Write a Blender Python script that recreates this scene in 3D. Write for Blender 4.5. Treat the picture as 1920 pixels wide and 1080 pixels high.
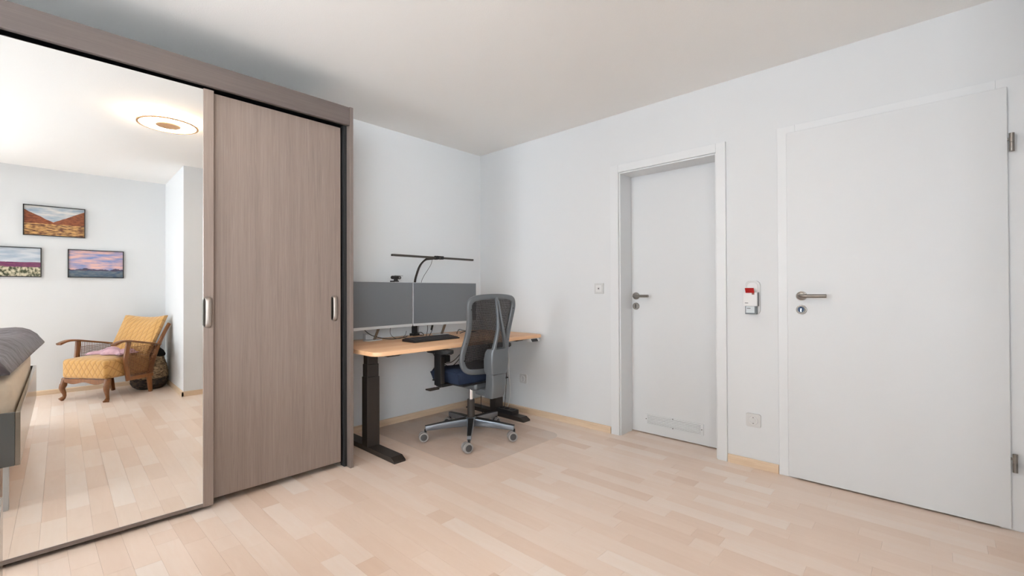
import bpy, bmesh, math, random
from mathutils import Vector, Matrix

for o in list(bpy.data.objects):
    bpy.data.objects.remove(o, do_unlink=True)
scene = bpy.context.scene
COL = scene.collection
rnd = random.Random(7)
PI = math.pi

# ------------------------------------------------------------------ camera
CAM = Vector((-3.0136, -3.2416, 1.0727))
YAW, PITCH, ROLL = 0.819916, 0.0065834, -0.0036999
FPX, CX, CY = 847.744, 961.28, 541.46
cF = Vector((math.sin(YAW)*math.cos(PITCH), math.cos(YAW)*math.cos(PITCH), math.sin(PITCH)))
r0 = cF.cross(Vector((0, 0, 1))).normalized()
u0 = r0.cross(cF)
cR = r0*math.cos(ROLL) + u0*math.sin(ROLL)
cU = -r0*math.sin(ROLL) + u0*math.cos(ROLL)
cd = bpy.data.cameras.new('camera')
cam = bpy.data.objects.new('camera', cd)
COL.objects.link(cam)
cam.matrix_world = Matrix((
    (cR.x, cU.x, -cF.x, CAM.x),
    (cR.y, cU.y, -cF.y, CAM.y),
    (cR.z, cU.z, -cF.z, CAM.z),
    (0, 0, 0, 1)))
cd.sensor_width = 36.0
cd.lens = FPX/1920*36.0
cd.shift_x = (960-CX)/1920
cd.shift_y = (CY-540)/1920
cd.clip_start = 0.02
scene.camera = cam

# ------------------------------------------------------------------ world, exposure
world = bpy.data.worlds.new('overcast_sky')
scene.world = world
world.use_nodes = True
bgn = world.node_tree.nodes['Background']
bgn.inputs[0].default_value = (0.90, 0.95, 1.0, 1)
bgn.inputs[1].default_value = 17.5
vs = scene.view_settings
vs.view_transform = 'Standard'
vs.look = 'None'
vs.exposure = 0.15
vs.gamma = 1.0
vs.use_curve_mapping = False

XL, YF, H = -6.3, -4.84, 2.40          # left wall, front wall, ceiling height
WINS = [(-1.80, -0.70, 0.10, 2.30), (-4.60, -3.95, 0.10, 2.30)]   # window openings in the left wall (y0,y1,z0,z1)
FILL_WIN = (-6.20, -3.72, 0.10, 2.30)      # opening for an added, unseen fill window in the front wall (x0,x1,z0,z1)
for k, (a, b, c, d) in enumerate(WINS+[FILL_WIN]):      # sky portals in the window openings
    ld = bpy.data.lights.new('window_portal', 'AREA')
    ld.shape = 'RECTANGLE'
    ld.size = d-c
    ld.size_y = b-a
    ld.cycles.is_portal = True
    lo = bpy.data.objects.new('window_portal', ld)
    lo.location = (XL-0.02, (a+b)/2, (c+d)/2) if k < 2 else ((a+b)/2, YF-0.02, (c+d)/2)
    lo.rotation_euler = (0, -PI/2, 0) if k < 2 else (PI/2, 0, PI)
    if k == 2:
        ld.size, ld.size_y = b-a, d-c
    COL.objects.link(lo)

# ------------------------------------------------------------------ helpers
def lin(c):
    return c/12.92 if c <= 0.04045 else ((c+0.055)/1.055)**2.4
def rgb(r, g, b):
    return (lin(r/255), lin(g/255), lin(b/255), 1.0)

def newmat(name):
    m = bpy.data.materials.new(name)
    m.use_nodes = True
    nt = m.node_tree
    return m, nt, nt.nodes['Principled BSDF']

def plain(name, col, rough=0.5, metal=0.0, spec=0.5, noise=0.0, nscale=20.0, bump=0.0, bscale=200.0):
    m, nt, p = newmat(name)
    p.inputs['Base Color'].default_value = col
    p.inputs['Roughness'].default_value = rough
    p.inputs['Metallic'].default_value = metal
    p.inputs['Specular IOR Level'].default_value = spec
    tc = nt.nodes.new('ShaderNodeTexCoord')
    if noise > 0:
        n = nt.nodes.new('ShaderNodeTexNoise')
        n.inputs['Scale'].default_value = nscale
        n.inputs['Detail'].default_value = 4
        nt.links.new(tc.outputs['Object'], n.inputs['Vector'])
        r = nt.nodes.new('ShaderNodeMapRange')
        r.inputs['From Min'].default_value = 0.3
        r.inputs['From Max'].default_value = 0.7
        r.inputs['To Min'].default_value = 1-noise
        r.inputs['To Max'].default_value = 1+noise
        nt.links.new(n.outputs['Fac'], r.inputs['Value'])
        mx = nt.nodes.new('ShaderNodeVectorMath')
        mx.operation = 'SCALE'
        mx.inputs[0].default_value = col[:3]
        nt.links.new(r.outputs[0], mx.inputs['Scale'])
        nt.links.new(mx.outputs[0], p.inputs['Base Color'])
    if bump > 0:
        n2 = nt.nodes.new('ShaderNodeTexNoise')
        n2.inputs['Scale'].default_value = bscale
        n2.inputs['Detail'].default_value = 3
        nt.links.new(tc.outputs['Object'], n2.inputs['Vector'])
        b = nt.nodes.new('ShaderNodeBump')
        b.inputs['Strength'].default_value = bump
        b.inputs['Distance'].default_value = 0.002 if bscale > 50 else 0.03
        nt.links.new(n2.outputs['Fac'], b.inputs['Height'])
        nt.links.new(b.outputs['Normal'], p.inputs['Normal'])
    return m

def wood(name, c1, c2, scl=(30, 30, 2), rough=0.4, figure=0.35, spec=0.5, bump=0.0, dist=1.2):
    """stretched-noise grain; scl is the noise frequency on each object axis"""
    m, nt, p = newmat(name)
    tc = nt.nodes.new('ShaderNodeTexCoord')
    mp = nt.nodes.new('ShaderNodeMapping')
    mp.inputs['Scale'].default_value = scl
    nt.links.new(tc.outputs['Object'], mp.inputs['Vector'])
    n = nt.nodes.new('ShaderNodeTexNoise')
    n.inputs['Scale'].default_value = 1.0
    n.inputs['Detail'].default_value = 6
    n.inputs['Roughness'].default_value = 0.65
    n.inputs['Distortion'].default_value = dist
    nt.links.new(mp.outputs[0], n.inputs['Vector'])
    mp2 = nt.nodes.new('ShaderNodeMapping')
    mp2.inputs['Scale'].default_value = tuple(s*0.18 for s in scl)
    nt.links.new(tc.outputs['Object'], mp2.inputs['Vector'])
    n2 = nt.nodes.new('ShaderNodeTexNoise')
    n2.inputs['Scale'].default_value = 1.0
    n2.inputs['Detail'].default_value = 2
    nt.links.new(mp2.outputs[0], n2.inputs['Vector'])
    mixf = nt.nodes.new('ShaderNodeMix')
    mixf.inputs['Factor'].default_value = figure
    nt.links.new(n.outputs['Fac'], mixf.inputs['A'])
    nt.links.new(n2.outputs['Fac'], mixf.inputs['B'])
    cr = nt.nodes.new('ShaderNodeValToRGB')
    cr.color_ramp.elements[0].position = 0.32
    cr.color_ramp.elements[0].color = c1
    cr.color_ramp.elements[1].position = 0.68
    cr.color_ramp.elements[1].color = c2
    nt.links.new(mixf.outputs[0], cr.inputs['Fac'])
    nt.links.new(cr.outputs['Color'], p.inputs['Base Color'])
    p.inputs['Roughness'].default_value = rough
    p.inputs['Specular IOR Level'].default_value = spec
    if bump > 0:
        b = nt.nodes.new('ShaderNodeBump')
        b.inputs['Strength'].default_value = bump
        b.inputs['Distance'].default_value = 0.001
        nt.links.new(n.outputs['Fac'], b.inputs['Height'])
        nt.links.new(b.outputs['Normal'], p.inputs['Normal'])
    return m

def emit(name, col, strength):
    m, nt, p = newmat(name)
    p.inputs['Base Color'].default_value = (0.8, 0.8, 0.8, 1)
    p.inputs['Emission Color'].default_value = col
    p.inputs['Emission Strength'].default_value = strength
    return m

# --- bmesh shape adders
def add_box(bm, x0, x1, y0, y1, z0, z1, bev=0.0, seg=2):
    r = bmesh.ops.create_cube(bm, size=1.0)
    vsx = r['verts']
    for v in vsx:
        v.co = Vector(((x0+x1)/2+v.co.x*(x1-x0), (y0+y1)/2+v.co.y*(y1-y0), (z0+z1)/2+v.co.z*(z1-z0)))
    if bev > 0:
        es = set()
        for v in vsx:
            es.update(v.link_edges)
        bmesh.ops.bevel(bm, geom=list(es), offset=bev, segments=seg, profile=0.5, affect='EDGES')
    return bm

def frame_of(t):
    t = t.normalized()
    a = Vector((0, 0, 1)) if abs(t.z) < 0.9 else Vector((1, 0, 0))
    n = t.cross(a).normalized()
    return n, t.cross(n).normalized()

def add_cyl(bm, p0, p1, r0, r1=None, n=24, cap=True):
    r1 = r0 if r1 is None else r1
    p0, p1 = Vector(p0), Vector(p1)
    a, b = frame_of(p1-p0)
    R0, R1 = [], []
    for i in range(n):
        d = a*math.cos(2*PI*i/n) + b*math.sin(2*PI*i/n)
        R0.append(bm.verts.new(p0+d*r0))
        R1.append(bm.verts.new(p1+d*r1))
    for i in range(n):
        bm.faces.new((R0[i], R0[(i+1) % n], R1[(i+1) % n], R1[i]))
    if cap:
        bm.faces.new(R0[::-1])
        bm.faces.new(R1)
    return bm

def catmull(pts, sub=8, closed=False):
    pts = [Vector(p) for p in pts]
    n = len(pts)
    out = []
    rng = range(n) if closed else range(n-1)
    for i in rng:
        if closed:
            p0, p1, p2, p3 = pts[(i-1) % n], pts[i], pts[(i+1) % n], pts[(i+2) % n]
        else:
            p0, p1, p2, p3 = pts[max(i-1, 0)], pts[i], pts[i+1], pts[min(i+2, n-1)]
        for k in range(sub):
            t = k/sub
            out.append(0.5*((2*p1)+(p2-p0)*t+(2*p0-5*p1+4*p2-p3)*t*t+(3*p1-p0-3*p2+p3)*t**3))
    if not closed:
        out.append(pts[-1])
    return out

def add_sweep(bm, pts, sec, closed=False, up=None, scales=None, cap=True):
    """sweep a 2D section (list of (a,b)) along points; up fixes the b-axis reference"""
    pts = [Vector(p) for p in pts]
    n = len(pts)
    rings = []
    prevn = None
    for i, p in enumerate(pts):
        if closed:
            t = pts[(i+1) % n]-pts[(i-1) % n]
        else:
            t = pts[min(i+1, n-1)]-pts[max(i-1, 0)]
        t.normalize()
        if up is not None:
            U = Vector(up)
            a = t.cross(U)
            if a.length < 1e-4:
                a = Vector((1, 0, 0))
            a.normalize()
            b = a.cross(t).normalized()
        else:
            if prevn is None:
                a, b = frame_of(t)
            else:
                a = (prevn - t*prevn.dot(t)).normalized()
                b = t.cross(a).normalized()
            prevn = a
        s = 1.0 if scales is None else scales[i]
        rings.append([bm.verts.new(p+a*(u*s)+b*(v*s)) for u, v in sec])
    m = len(sec)
    last = n if closed else n-1
    for i in range(last):
        A, B = rings[i], rings[(i+1) % n]
        for k in range(m):
            bm.faces.new((A[k], A[(k+1) % m], B[(k+1) % m], B[k]))
    if cap and not closed:
        bm.faces.new(rings[0][::-1])
        bm.faces.new(rings[-1])
    return bm

def circ(r, n=8, r2=None):
    r2 = r if r2 is None else r2
    return [(r*math.cos(2*PI*i/n), r2*math.sin(2*PI*i/n)) for i in range(n)]
def rsec(w, h, r, k=3):
    """rounded rectangle section, half sizes w,h"""
    out = []
    for cx, cy, a0 in ((w-r, h-r, 0), (-w+r, h-r, 90), (-w+r, -h+r, 180), (w-r, -h+r, 270)):
        for i in range(k+1):
            a = math.radians(a0+90*i/k)
            out.append((cx+r*math.cos(a), cy+r*math.sin(a)))
    return out

def add_lathe(bm, prof, c=(0, 0, 0), n=32, axis='z'):
    rings = []
    c = Vector(c)
    for r, z in prof:
        ring = []
        for i in range(n):
            a = 2*PI*i/n
            u, v = r*math.cos(a), r*math.sin(a)
            if axis == 'z': q = Vector((u, v, z))
            elif axis == 'x': q = Vector((z, u, v))
            else: q = Vector((v, z, u))
            ring.append(bm.verts.new(c+q))
        rings.append(ring)
    for i in range(len(rings)-1):
        A, B = rings[i], rings[i+1]
        for k in range(n):
            bm.faces.new((A[k], A[(k+1) % n], B[(k+1) % n], B[k]))
    if prof[0][0] > 1e-6: bm.faces.new(rings[0][::-1])
    if prof[-1][0] > 1e-6: bm.faces.new(rings[-1])
    bmesh.ops.remove_doubles(bm, verts=bm.verts, dist=1e-6)
    return bm

def add_prism(bm, poly, h0, h1, plane='xy', bev=0.0):
    """extrude polygon between h0 and h1 along the remaining axis"""
    def P(u, v, h):
        return {'xy': Vector((u, v, h)), 'xz': Vector((u, h, v)), 'yz': Vector((h, u, v))}[plane]
    A = [bm.verts.new(P(u, v, h0)) for u, v in poly]
    B = [bm.verts.new(P(u, v, h1)) for u, v in poly]
    n = len(poly)
    fs = [bm.faces.new(A[::-1]), bm.faces.new(B)]
    for i in range(n):
        fs.append(bm.faces.new((A[i], A[(i+1) % n], B[(i+1) % n], B[i])))
    if bev > 0:
        es = set(e for f in fs[:2] for e in f.edges)
        bmesh.ops.bevel(bm, geom=list(es), offset=bev, segments=2, profile=0.5, affect='EDGES')
    return bm

def rrect(x0, x1, y0, y1, r, k=6):
    out = []
    for cx, cy, a0 in ((x1-r, y1-r, 0), (x0+r, y1-r, 90), (x0+r, y0+r, 180), (x1-r, y0+r, 270)):
        for i in range(k+1):
            a = math.radians(a0+90*i/k)
            out.append((cx+r*math.cos(a), cy+r*math.sin(a)))
    return out

def B(*boxes, bev=0.0):
    bm = bmesh.new()
    for b in boxes:
        add_box(bm, *b, bev=bev)
    return bm

INWORLD = set()
def obj(name, bm, mat, parent=None, world=False, smooth=False, sharp=40):
    bmesh.ops.recalc_face_normals(bm, faces=bm.faces)
    me = bpy.data.meshes.new(name)
    bm.to_mesh(me)
    bm.free()
    if smooth:
        for p in me.polygons:
            p.use_smooth = True
        me.set_sharp_from_angle(angle=math.radians(sharp))
    o = bpy.data.objects.new(name, me)
    COL.objects.link(o)
    if mat:
        me.materials.append(mat)
    if parent:
        o.parent = parent
        if world:            # mesh is modelled in world coordinates
            if parent.name not in INWORLD:
                o.matrix_parent_inverse = Matrix.Translation(-parent.location)
            INWORLD.add(o.name)
    return o

def tag(o, label, cat, group=None):
    o['label'] = label
    o['category'] = cat
    if group:
        o['group'] = group
    return o
def thing(name, label, cat, loc=(0, 0, 0), rotz=0.0, group=None):
    o = bpy.data.objects.new(name, None)
    o.empty_display_size = 0.1
    COL.objects.link(o)
    o.location = loc
    o.rotation_euler = (0, 0, rotz)
    return tag(o, label, cat, group)
def struct(name, bm, mat, label, cat, **k):
    o = obj(name, bm, mat, **k)
    o['kind'] = 'structure'
    return tag(o, label, cat)
def tube(name, pts, r, mat, parent=None, world=False, n=6, sub=8):
    bm = bmesh.new()
    add_sweep(bm, catmull(pts, sub), circ(r, n))
    return obj(name, bm, mat, parent, world, smooth=True)

# ------------------------------------------------------------------ materials
M = {}
M['wall'] = plain('wall_paint', rgb(226, 228, 230), 0.85, spec=0.2, bump=0.08, bscale=350)
M['ceiling'] = plain('ceiling_plaster', rgb(251, 250, 248), 0.9, spec=0.15, bump=0.35, bscale=160)
M['door'] = plain('door_lacquer', rgb(222, 224, 226), 0.42, spec=0.4)
M['frame_white'] = plain('frame_lacquer', rgb(229, 231, 233), 0.4, spec=0.4)
M['gap'] = plain('dark_gap', rgb(40, 36, 32), 0.8)
M['base_oak'] = wood('baseboard_maple', rgb(212, 182, 150), rgb(236, 214, 188), (3, 3, 90), 0.45)
M['ward'] = wood('wardrobe_oak', rgb(124, 109, 101), rgb(147, 131, 122), (120, 120, 3.0), 0.38, figure=0.3, spec=0.5, bump=0.25)
M['ward_h'] = wood('wardrobe_fascia_oak', rgb(90, 80, 77), rgb(105, 95, 91), (3.0, 120, 120), 0.38, figure=0.4, bump=0.25)
M['ward_in'] = plain('wardrobe_inside', rgb(70, 62, 58), 0.6)
M['ward_edge'] = plain('wardrobe_panel', rgb(116, 104, 98), 0.3, spec=0.6)
M['shelf'] = wood('shelf_wood', rgb(190, 150, 110), rgb(214, 176, 136), (4, 60, 60), 0.5)
M['lamp_tan'] = plain('lamp_trim', rgb(206, 158, 112), 0.5)
M['steel'] = plain('brushed_steel', rgb(142, 137, 132), 0.42, 1.0)
M['steel_dark'] = plain('dark_steel', rgb(92, 88, 84), 0.35, 1.0)
M['pewter'] = plain('pewter_handle', rgb(158, 148, 141), 0.45, 0.75)
M['black'] = plain('black_plastic', rgb(26, 26, 28), 0.42)
M['black_soft'] = plain('black_rubber', rgb(30, 30, 31), 0.7)
M['anthracite'] = plain('anthracite_steel', rgb(58, 52, 48), 0.4, 0.3)
M['desk'] = wood('beech_top', rgb(224, 168, 122), rgb(240, 198, 158), (2.5, 45, 45), 0.42, figure=0.5)
M['white_pl'] = plain('white_plastic', rgb(228, 228, 228), 0.4)
M['grey_pl'] = plain('grey_plastic', rgb(212, 212, 212), 0.4)
M['silver_pl'] = plain('silver_plastic', rgb(206, 208, 210), 0.35, 0.2)
M['chair_grey'] = plain('chair_grey_plastic', rgb(102, 106, 110), 0.3, 0.25, spec=0.6)
M['alu'] = plain('polished_alu', rgb(138, 145, 154), 0.3, 0.9)
M['chrome'] = plain('chrome', rgb(220, 220, 222), 0.12, 1.0)
M['navy'] = plain('navy_fabric', rgb(34, 45, 66), 0.75, spec=0.3, noise=0.12, nscale=300, bump=0.3, bscale=900)
M['caster_rim'] = plain('caster_rim', rgb(152, 148, 145), 0.5)
M['caster_hub'] = plain('caster_hub', rgb(66, 64, 64), 0.5)
M['screen'] = plain('matte_screen', rgb(104, 108, 114), 0.33, spec=0.9)
M['red'] = plain('red_plastic', rgb(178, 14, 18), 0.4)
M['ink'] = plain('grey_ink', rgb(110, 112, 114), 0.6)
M['ink_dark'] = plain('dark_ink', rgb(36, 36, 38), 0.6)
M['display'] = plain('grey_display', rgb(206, 214, 218), 0.35)
M['display_frame'] = plain('display_frame', rgb(112, 120, 124), 0.5)
M['lockblue'] = plain('blue_lock_core', rgb(26, 58, 92), 0.4)
M['walnut'] = wood('walnut_polish', rgb(98, 58, 28), rgb(150, 96, 52), (30, 30, 8), 0.28, figure=0.5)
M['cane'] = plain('cane', rgb(112, 66, 30), 0.6)
M['mauve'] = plain('mauve_grey_satin', rgb(88, 78, 83), 0.42, spec=0.6, noise=0.1, nscale=8, bump=0.9, bscale=9)
M['cream'] = plain('cream_ticking', rgb(232, 214, 192), 0.8, noise=0.04, nscale=30, bump=0.2, bscale=500)
M['bed_dark'] = plain('dark_grey_board', rgb(96, 98, 98), 0.3, spec=0.6)
M['bed_gloss'] = plain('taupe_gloss_board', rgb(150, 140, 128), 0.16, 0.35, spec=0.8)
M['pink'] = plain('pink_cloth', rgb(200, 162, 172), 0.8, noise=0.22, nscale=14)
M['frame_black'] = plain('frame_black', rgb(22, 22, 24), 0.35)
M['cable'] = plain('black_cable', rgb(24, 24, 25), 0.5)
M['cable_w'] = plain('white_cable', rgb(224, 222, 218), 0.5)
M['kb'] = plain('keyboard_black', rgb(38, 34, 35), 0.45)
M['kbkey'] = plain('key_black', rgb(50, 50, 52), 0.5)
M['white_foam'] = plain('white_panel', rgb(222, 224, 226), 0.5)

def mat_mirror():
    m, nt, p = newmat('mirror_glass')
    p.inputs['Base Color'].default_value = (0.93, 0.94, 0.93, 1)
    p.inputs['Metallic'].default_value = 1.0
    p.inputs['Roughness'].default_value = 0.0
    return m
M['mirror'] = mat_mirror()

def mat_clear(name, tint, gl=0.06, rough=0.05, fres=False):
    m = bpy.data.materials.new(name)
    m.use_nodes = True
    nt = m.node_tree
    nt.nodes.clear()
    out = nt.nodes.new('ShaderNodeOutputMaterial')
    mx = nt.nodes.new('ShaderNodeMixShader')
    tr = nt.nodes.new('ShaderNodeBsdfTransparent')
    tr.inputs[0].default_value = tint
    gs = nt.nodes.new('ShaderNodeBsdfGlossy')
    gs.inputs['Roughness'].default_value = rough
    fr = nt.nodes.new('ShaderNodeFresnel')
    fr.inputs[0].default_value = 1.35
    nt.links.new(fr.outputs[0], mx.inputs[0])
    nt.links.new(tr.outputs[0], mx.inputs[1])
    nt.links.new(gs.outputs[0], mx.inputs[2])
    nt.links.new(mx.outputs[0], out.inputs[0])
    return m
M['pane'] = mat_clear('window_pane', (0.97, 0.98, 0.98, 1), rough=0.02)

def mat_mat():
    """milky, lightly tinted polycarbonate sheet"""
    m = bpy.data.materials.new('translucent_mat')
    m.use_nodes = True
    nt = m.node_tree
    nt.nodes.clear()
    out = nt.nodes.new('ShaderNodeOutputMaterial')
    tr = nt.nodes.new('ShaderNodeBsdfTransparent')
    tr.inputs[0].default_value = (0.985, 0.98, 0.978, 1)
    df = nt.nodes.new('ShaderNodeBsdfPrincipled')
    df.inputs['Base Color'].default_value = rgb(222, 208, 198)
    df.inputs['Roughness'].default_value = 0.32
    mx = nt.nodes.new('ShaderNodeMixShader')
    mx.inputs[0].default_value = 0.06
    nt.links.new(tr.outputs[0], mx.inputs[1])
    nt.links.new(df.outputs[0], mx.inputs[2])
    nt.links.new(mx.outputs[0], out.inputs[0])
    return m
M['mat'] = mat_mat()

def mat_strip():
    m, nt, p = newmat('maple_laminate')
    at = nt.nodes.new('ShaderNodeAttribute')
    at.attribute_name = 'tone'
    ge = nt.nodes.new('ShaderNodeNewGeometry')
    ad = nt.nodes.new('ShaderNodeVectorMath')
    ad.operation = 'MULTIPLY_ADD'
    cmb = nt.nodes.new('ShaderNodeCombineXYZ')
    sc = nt.nodes.new('ShaderNodeMath')
    sc.operation = 'MULTIPLY'
    sc.inputs[1].default_value = 37.0
    nt.links.new(at.outputs['Fac'], sc.inputs[0])
    nt.links.new(sc.outputs[0], cmb.inputs['X'])
    nt.links.new(sc.outputs[0], cmb.inputs['Y'])
    ad.inputs[1].default_value = (26, 3.2, 1)
    nt.links.new(ge.outputs['Position'], ad.inputs[0])
    nt.links.new(cmb.outputs[0], ad.inputs[2])
    n = nt.nodes.new('ShaderNodeTexNoise')
    n.inputs['Scale'].default_value = 1.0
    n.inputs['Detail'].default_value = 5
    n.inputs['Distortion'].default_value = 1.5
    nt.links.new(ad.outputs[0], n.inputs['Vector'])
    cr = nt.nodes.new('ShaderNodeValToRGB')
    e = cr.color_ramp.elements
    e[0].position = 0.0
    e[0].color = rgb(224, 196, 175)
    e[1].position = 1.0
    e[1].color = rgb(247, 235, 225)
    e2 = e.new(0.5)
    e2.color = rgb(238, 216, 199)
    mx = nt.nodes.new('ShaderNodeMix')
    mx.inputs['Factor'].default_value = 0.30
    nt.links.new(at.outputs['Fac'], mx.inputs['A'])
    nt.links.new(n.outputs['Fac'], mx.inputs['B'])
    nt.links.new(mx.outputs[0], cr.inputs['Fac'])
    nt.links.new(cr.outputs[0], p.inputs['Base Color'])
    p.inputs['Roughness'].default_value = 0.30
    p.inputs['Specular IOR Level'].default_value = 0.42
    return m
M['strip'] = mat_strip()

# ------------------------------------------------------------------ floor of laminate strips
floor = struct('floor', B((XL-0.2, 0.32, YF-0.2, 0.2, -0.15, -0.008)), plain('floor_screed', rgb(150, 118, 88), 0.8),
               'pale maple laminate floor of narrow staggered strips', 'floor')
def pix(q):
    d = Vector(q)-CAM
    z = d.dot(cF)
    if z < 0.05: return None
    return (CX+FPX*d.dot(cR)/z, CY-FPX*d.dot(cU)/z)
SW = 0.085
cells = []
x = XL
row = 0
while x < 0.2:
    x1 = min(x+SW, 0.2)
    y = YF - rnd.uniform(0, 0.4)
    while y < 0.0:
        L = rnd.choice([0.12, 0.24, 0.3, 0.36, 0.42, 0.48, 0.55, 0.62])
        y1 = min(y+L, 0.0)
        if y1 - y < 0.06: y1 = 0.0
        a, b = max(y, YF), y1
        # inside the floor plan (pier block and recess behind door 2)
        c = ((x+x1)/2, (a+b)/2)
        ok = b > YF+0.001
        if x > -2.0 and b < -3.68: ok = False
        if x >= -0.001 and not (-2.30 < c[1] < -1.44): ok = False
        if ok:
            cells.append((x, min(x1, 0.2), a, b))
        y = y1
    x = x1
def strip_bm(bm, c, tone, layer):
    x0, x1, y0, y1 = c
    g = 0.0
    n0 = len(bm.faces)
    r = bmesh.ops.create_cube(bm, size=1.0)
    for v in r['verts']:
        top = v.co.z > 0
        e = g + (0.00025 if top else 0)
        v.co = Vector((x0+e if v.co.x < 0 else x1-e, y0+e if v.co.y < 0 else y1-e, 0.0 if top else -0.008))
    bm.faces.ensure_lookup_table()
    for f in bm.faces[n0:]:
        f[layer] = tone
def score(c):
    ps = [pix((xx, yy, 0)) for xx, yy in ((c[0], c[2]), (c[1], c[2]), (c[1], c[3]), (c[0], c[3]))]
    if any(p is None for p in ps): return 0
    mx = sum(p[0] for p in ps)/4
    my = sum(p[1] for p in ps)/4
    if not (-40 < mx < 1960 and my < 1110): return 0
    if c[3] > -0.62 and c[0] < -1.68: return 0
    A = 0
    for i in range(4):
        q, r = ps[i], ps[(i+1) % 4]
        A += q[0]*r[1]-r[0]*q[1]
    return abs(A)/2
tones = [min(1, max(0, rnd.gauss(0.52, 0.22))) for _ in cells]
order = sorted(range(len(cells)), key=lambda i: -score(cells[i]))
single = set(i for i in order[:300] if score(cells[i]) > 0)
rest = bmesh.new()
rl = rest.faces.layers.float.new('tone')
for i, c in enumerate(cells):
    if i in single:
        bm = bmesh.new()
        ly = bm.faces.layers.float.new('tone')
        strip_bm(bm, c, tones[i], ly)
        obj('floor_strip', bm, M['strip'], floor)
    else:
        strip_bm(rest, c, tones[i], rl)
ro = obj('floor_strips', rest, M['strip'], floor)
ro['kind'] = 'stuff'

# ------------------------------------------------------------------ room shell
struct('ceiling', B((XL-0.2, 0.32, YF-0.2, 0.2, H, H+0.15)), M['ceiling'], 'white finely textured plaster ceiling', 'ceiling')
struct('wall_back', B((XL-0.2, 0.2, 0.0, 0.2, -0.15, H)), M['wall'], 'white wall behind the desk and wardrobe', 'wall')
struct('wall_front', B((XL-0.2, FILL_WIN[0], YF-0.2, YF, -0.15, H), (FILL_WIN[1], -2.02, YF-0.2, YF, -0.15, H), (FILL_WIN[0], FILL_WIN[1], YF-0.2, YF, -0.15, FILL_WIN[2]), (FILL_WIN[0], FILL_WIN[1], YF-0.2, YF, FILL_WIN[3], H)), M['wall'], 'white wall with the landscape pictures, seen in the mirror', 'wall')
struct('wall_corner', B((-2.02, 0.25, YF-0.2, -3.69, -0.15, H)), M['wall'], 'white projecting wall corner beside the armchair in the mirror', 'wall')
# right wall with two door openings
D1 = (-3.53, -2.58, 2.02)      # masonry opening y0,y1,top (flush door)
D2 = (-2.265, -1.475, 2.0)
WT = 0.21
struct('wall_right', B((0, WT, D2[1], 0.0, -0.15, H), (0, WT, D1[1], D2[0], -0.15, H), (0, WT, -3.69, D1[0], -0.15, H),
                       (0, WT, D2[0], D2[1], D2[2], H), (0, WT, D1[0], D1[1], D1[2], H), (WT, WT+0.1, -3.69, 0.0, -0.15, H)),  # last box: unseen backing added to stop sky light leaking under the doors
       M['wall'], 'white wall on the right with two white doors', 'wall')
# left wall with window openings
bx = []
ys = sorted([(a, b) for a, b, c, d in WINS])
edges = [YF] + [e for ab in ys for e in ab] + [0.0]
for k in range(0, len(edges), 2):
    bx.append((XL-0.25, XL, edges[k], edges[k+1], -0.15, H))
for a, b, c, d in WINS:
    bx.append((XL-0.25, XL, a, b, -0.15, c))
    bx.append((XL-0.25, XL, a, b, d, H))
struct('wall_left', B(*bx), M['wall'], 'white window wall on the left, outside the picture', 'wall')
for k, (a, b, c, d) in enumerate(WINS):
    w = thing('window_%d' % (k+1), ['wide white framed window over the end of the bed', 'white framed balcony window nearest the pictures'][k], 'window', (XL-0.12, (a+b)/2, c))
    w['kind'] = 'structure'
    fw = 0.07
    mid = (a+b)/2
    obj('window_frame', B((XL-0.15, XL-0.08, a, a+fw, c, d), (XL-0.15, XL-0.08, b-fw, b, c, d), (XL-0.15, XL-0.08, a+fw, b-fw, c, c+fw),
                          (XL-0.15, XL-0.08, a+fw, b-fw, d-fw, d), (XL-0.15, XL-0.08, mid-fw/2, mid+fw/2, c+fw, d-fw)), M['frame_white'], w, True)
    obj('pane', B((XL-0.118, XL-0.112, a+fw, mid-fw/2, c+fw, d-fw)), M['pane'], w, True)
    obj('pane', B((XL-0.118, XL-0.112, mid+fw/2, b-fw, c+fw, d-fw)), M['pane'], w, True)

a, b, c, d = FILL_WIN  # out-of-view window added to lift the ambient daylight
w = thing('window_3', 'added unseen fill window, white framed, at the bed end of the picture wall', 'window', ((a+b)/2, YF-0.12, c))
w['kind'] = 'structure'
fw, mid = 0.07, (a+b)/2
y0, y1 = YF-0.15, YF-0.08
obj('window_frame', B((a, a+fw, y0, y1, c, d), (b-fw, b, y0, y1, c, d), (a+fw, b-fw, y0, y1, c, c+fw), (a+fw, b-fw, y0, y1, d-fw, d), (mid-fw/2, mid+fw/2, y0, y1, c+fw, d-fw)), M['frame_white'], w, True)
obj('pane', B((a+fw, mid-fw/2, YF-0.118, YF-0.112, c+fw, d-fw)), M['pane'], w, True)
obj('pane', B((mid+fw/2, b-fw, YF-0.118, YF-0.112, c+fw, d-fw)), M['pane'], w, True)

def baseboard(name, x0, x1, y0, y1, label):
    bm = bmesh.new()
    t, h = 0.015, 0.05
    # profile with a small rounded top lip
    if abs(x1-x0) > abs(y1-y0):      # runs along x ; y0 is the wall, y1 the room side
        s = 1 if y1 > y0 else -1
        poly = [(y0, 0), (y0+s*t, 0), (y0+s*t, h-0.008), (y0+s*t*0.55, h), (y0, h)]
        add_prism(bm, poly, x0, x1, 'yz')
    else:
        s = 1 if x1 > x0 else -1
        poly = [(x0, 0), (x0+s*t, 0), (x0+s*t, h-0.008), (x0+s*t*0.55, h), (x0, h)]
        add_prism(bm, poly, y0, y1, 'xz')
    return struct(name, bm, M['base_oak'], label, 'baseboard')
baseboard('baseboard_back', -1.645, 0.0, 0.0, -0.015, 'maple baseboard along the wall under the desk')
baseboard('baseboard_right', 0, -0.015, -1.448, -0.015, 'long maple baseboard from the room corner to the recessed door')
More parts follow.
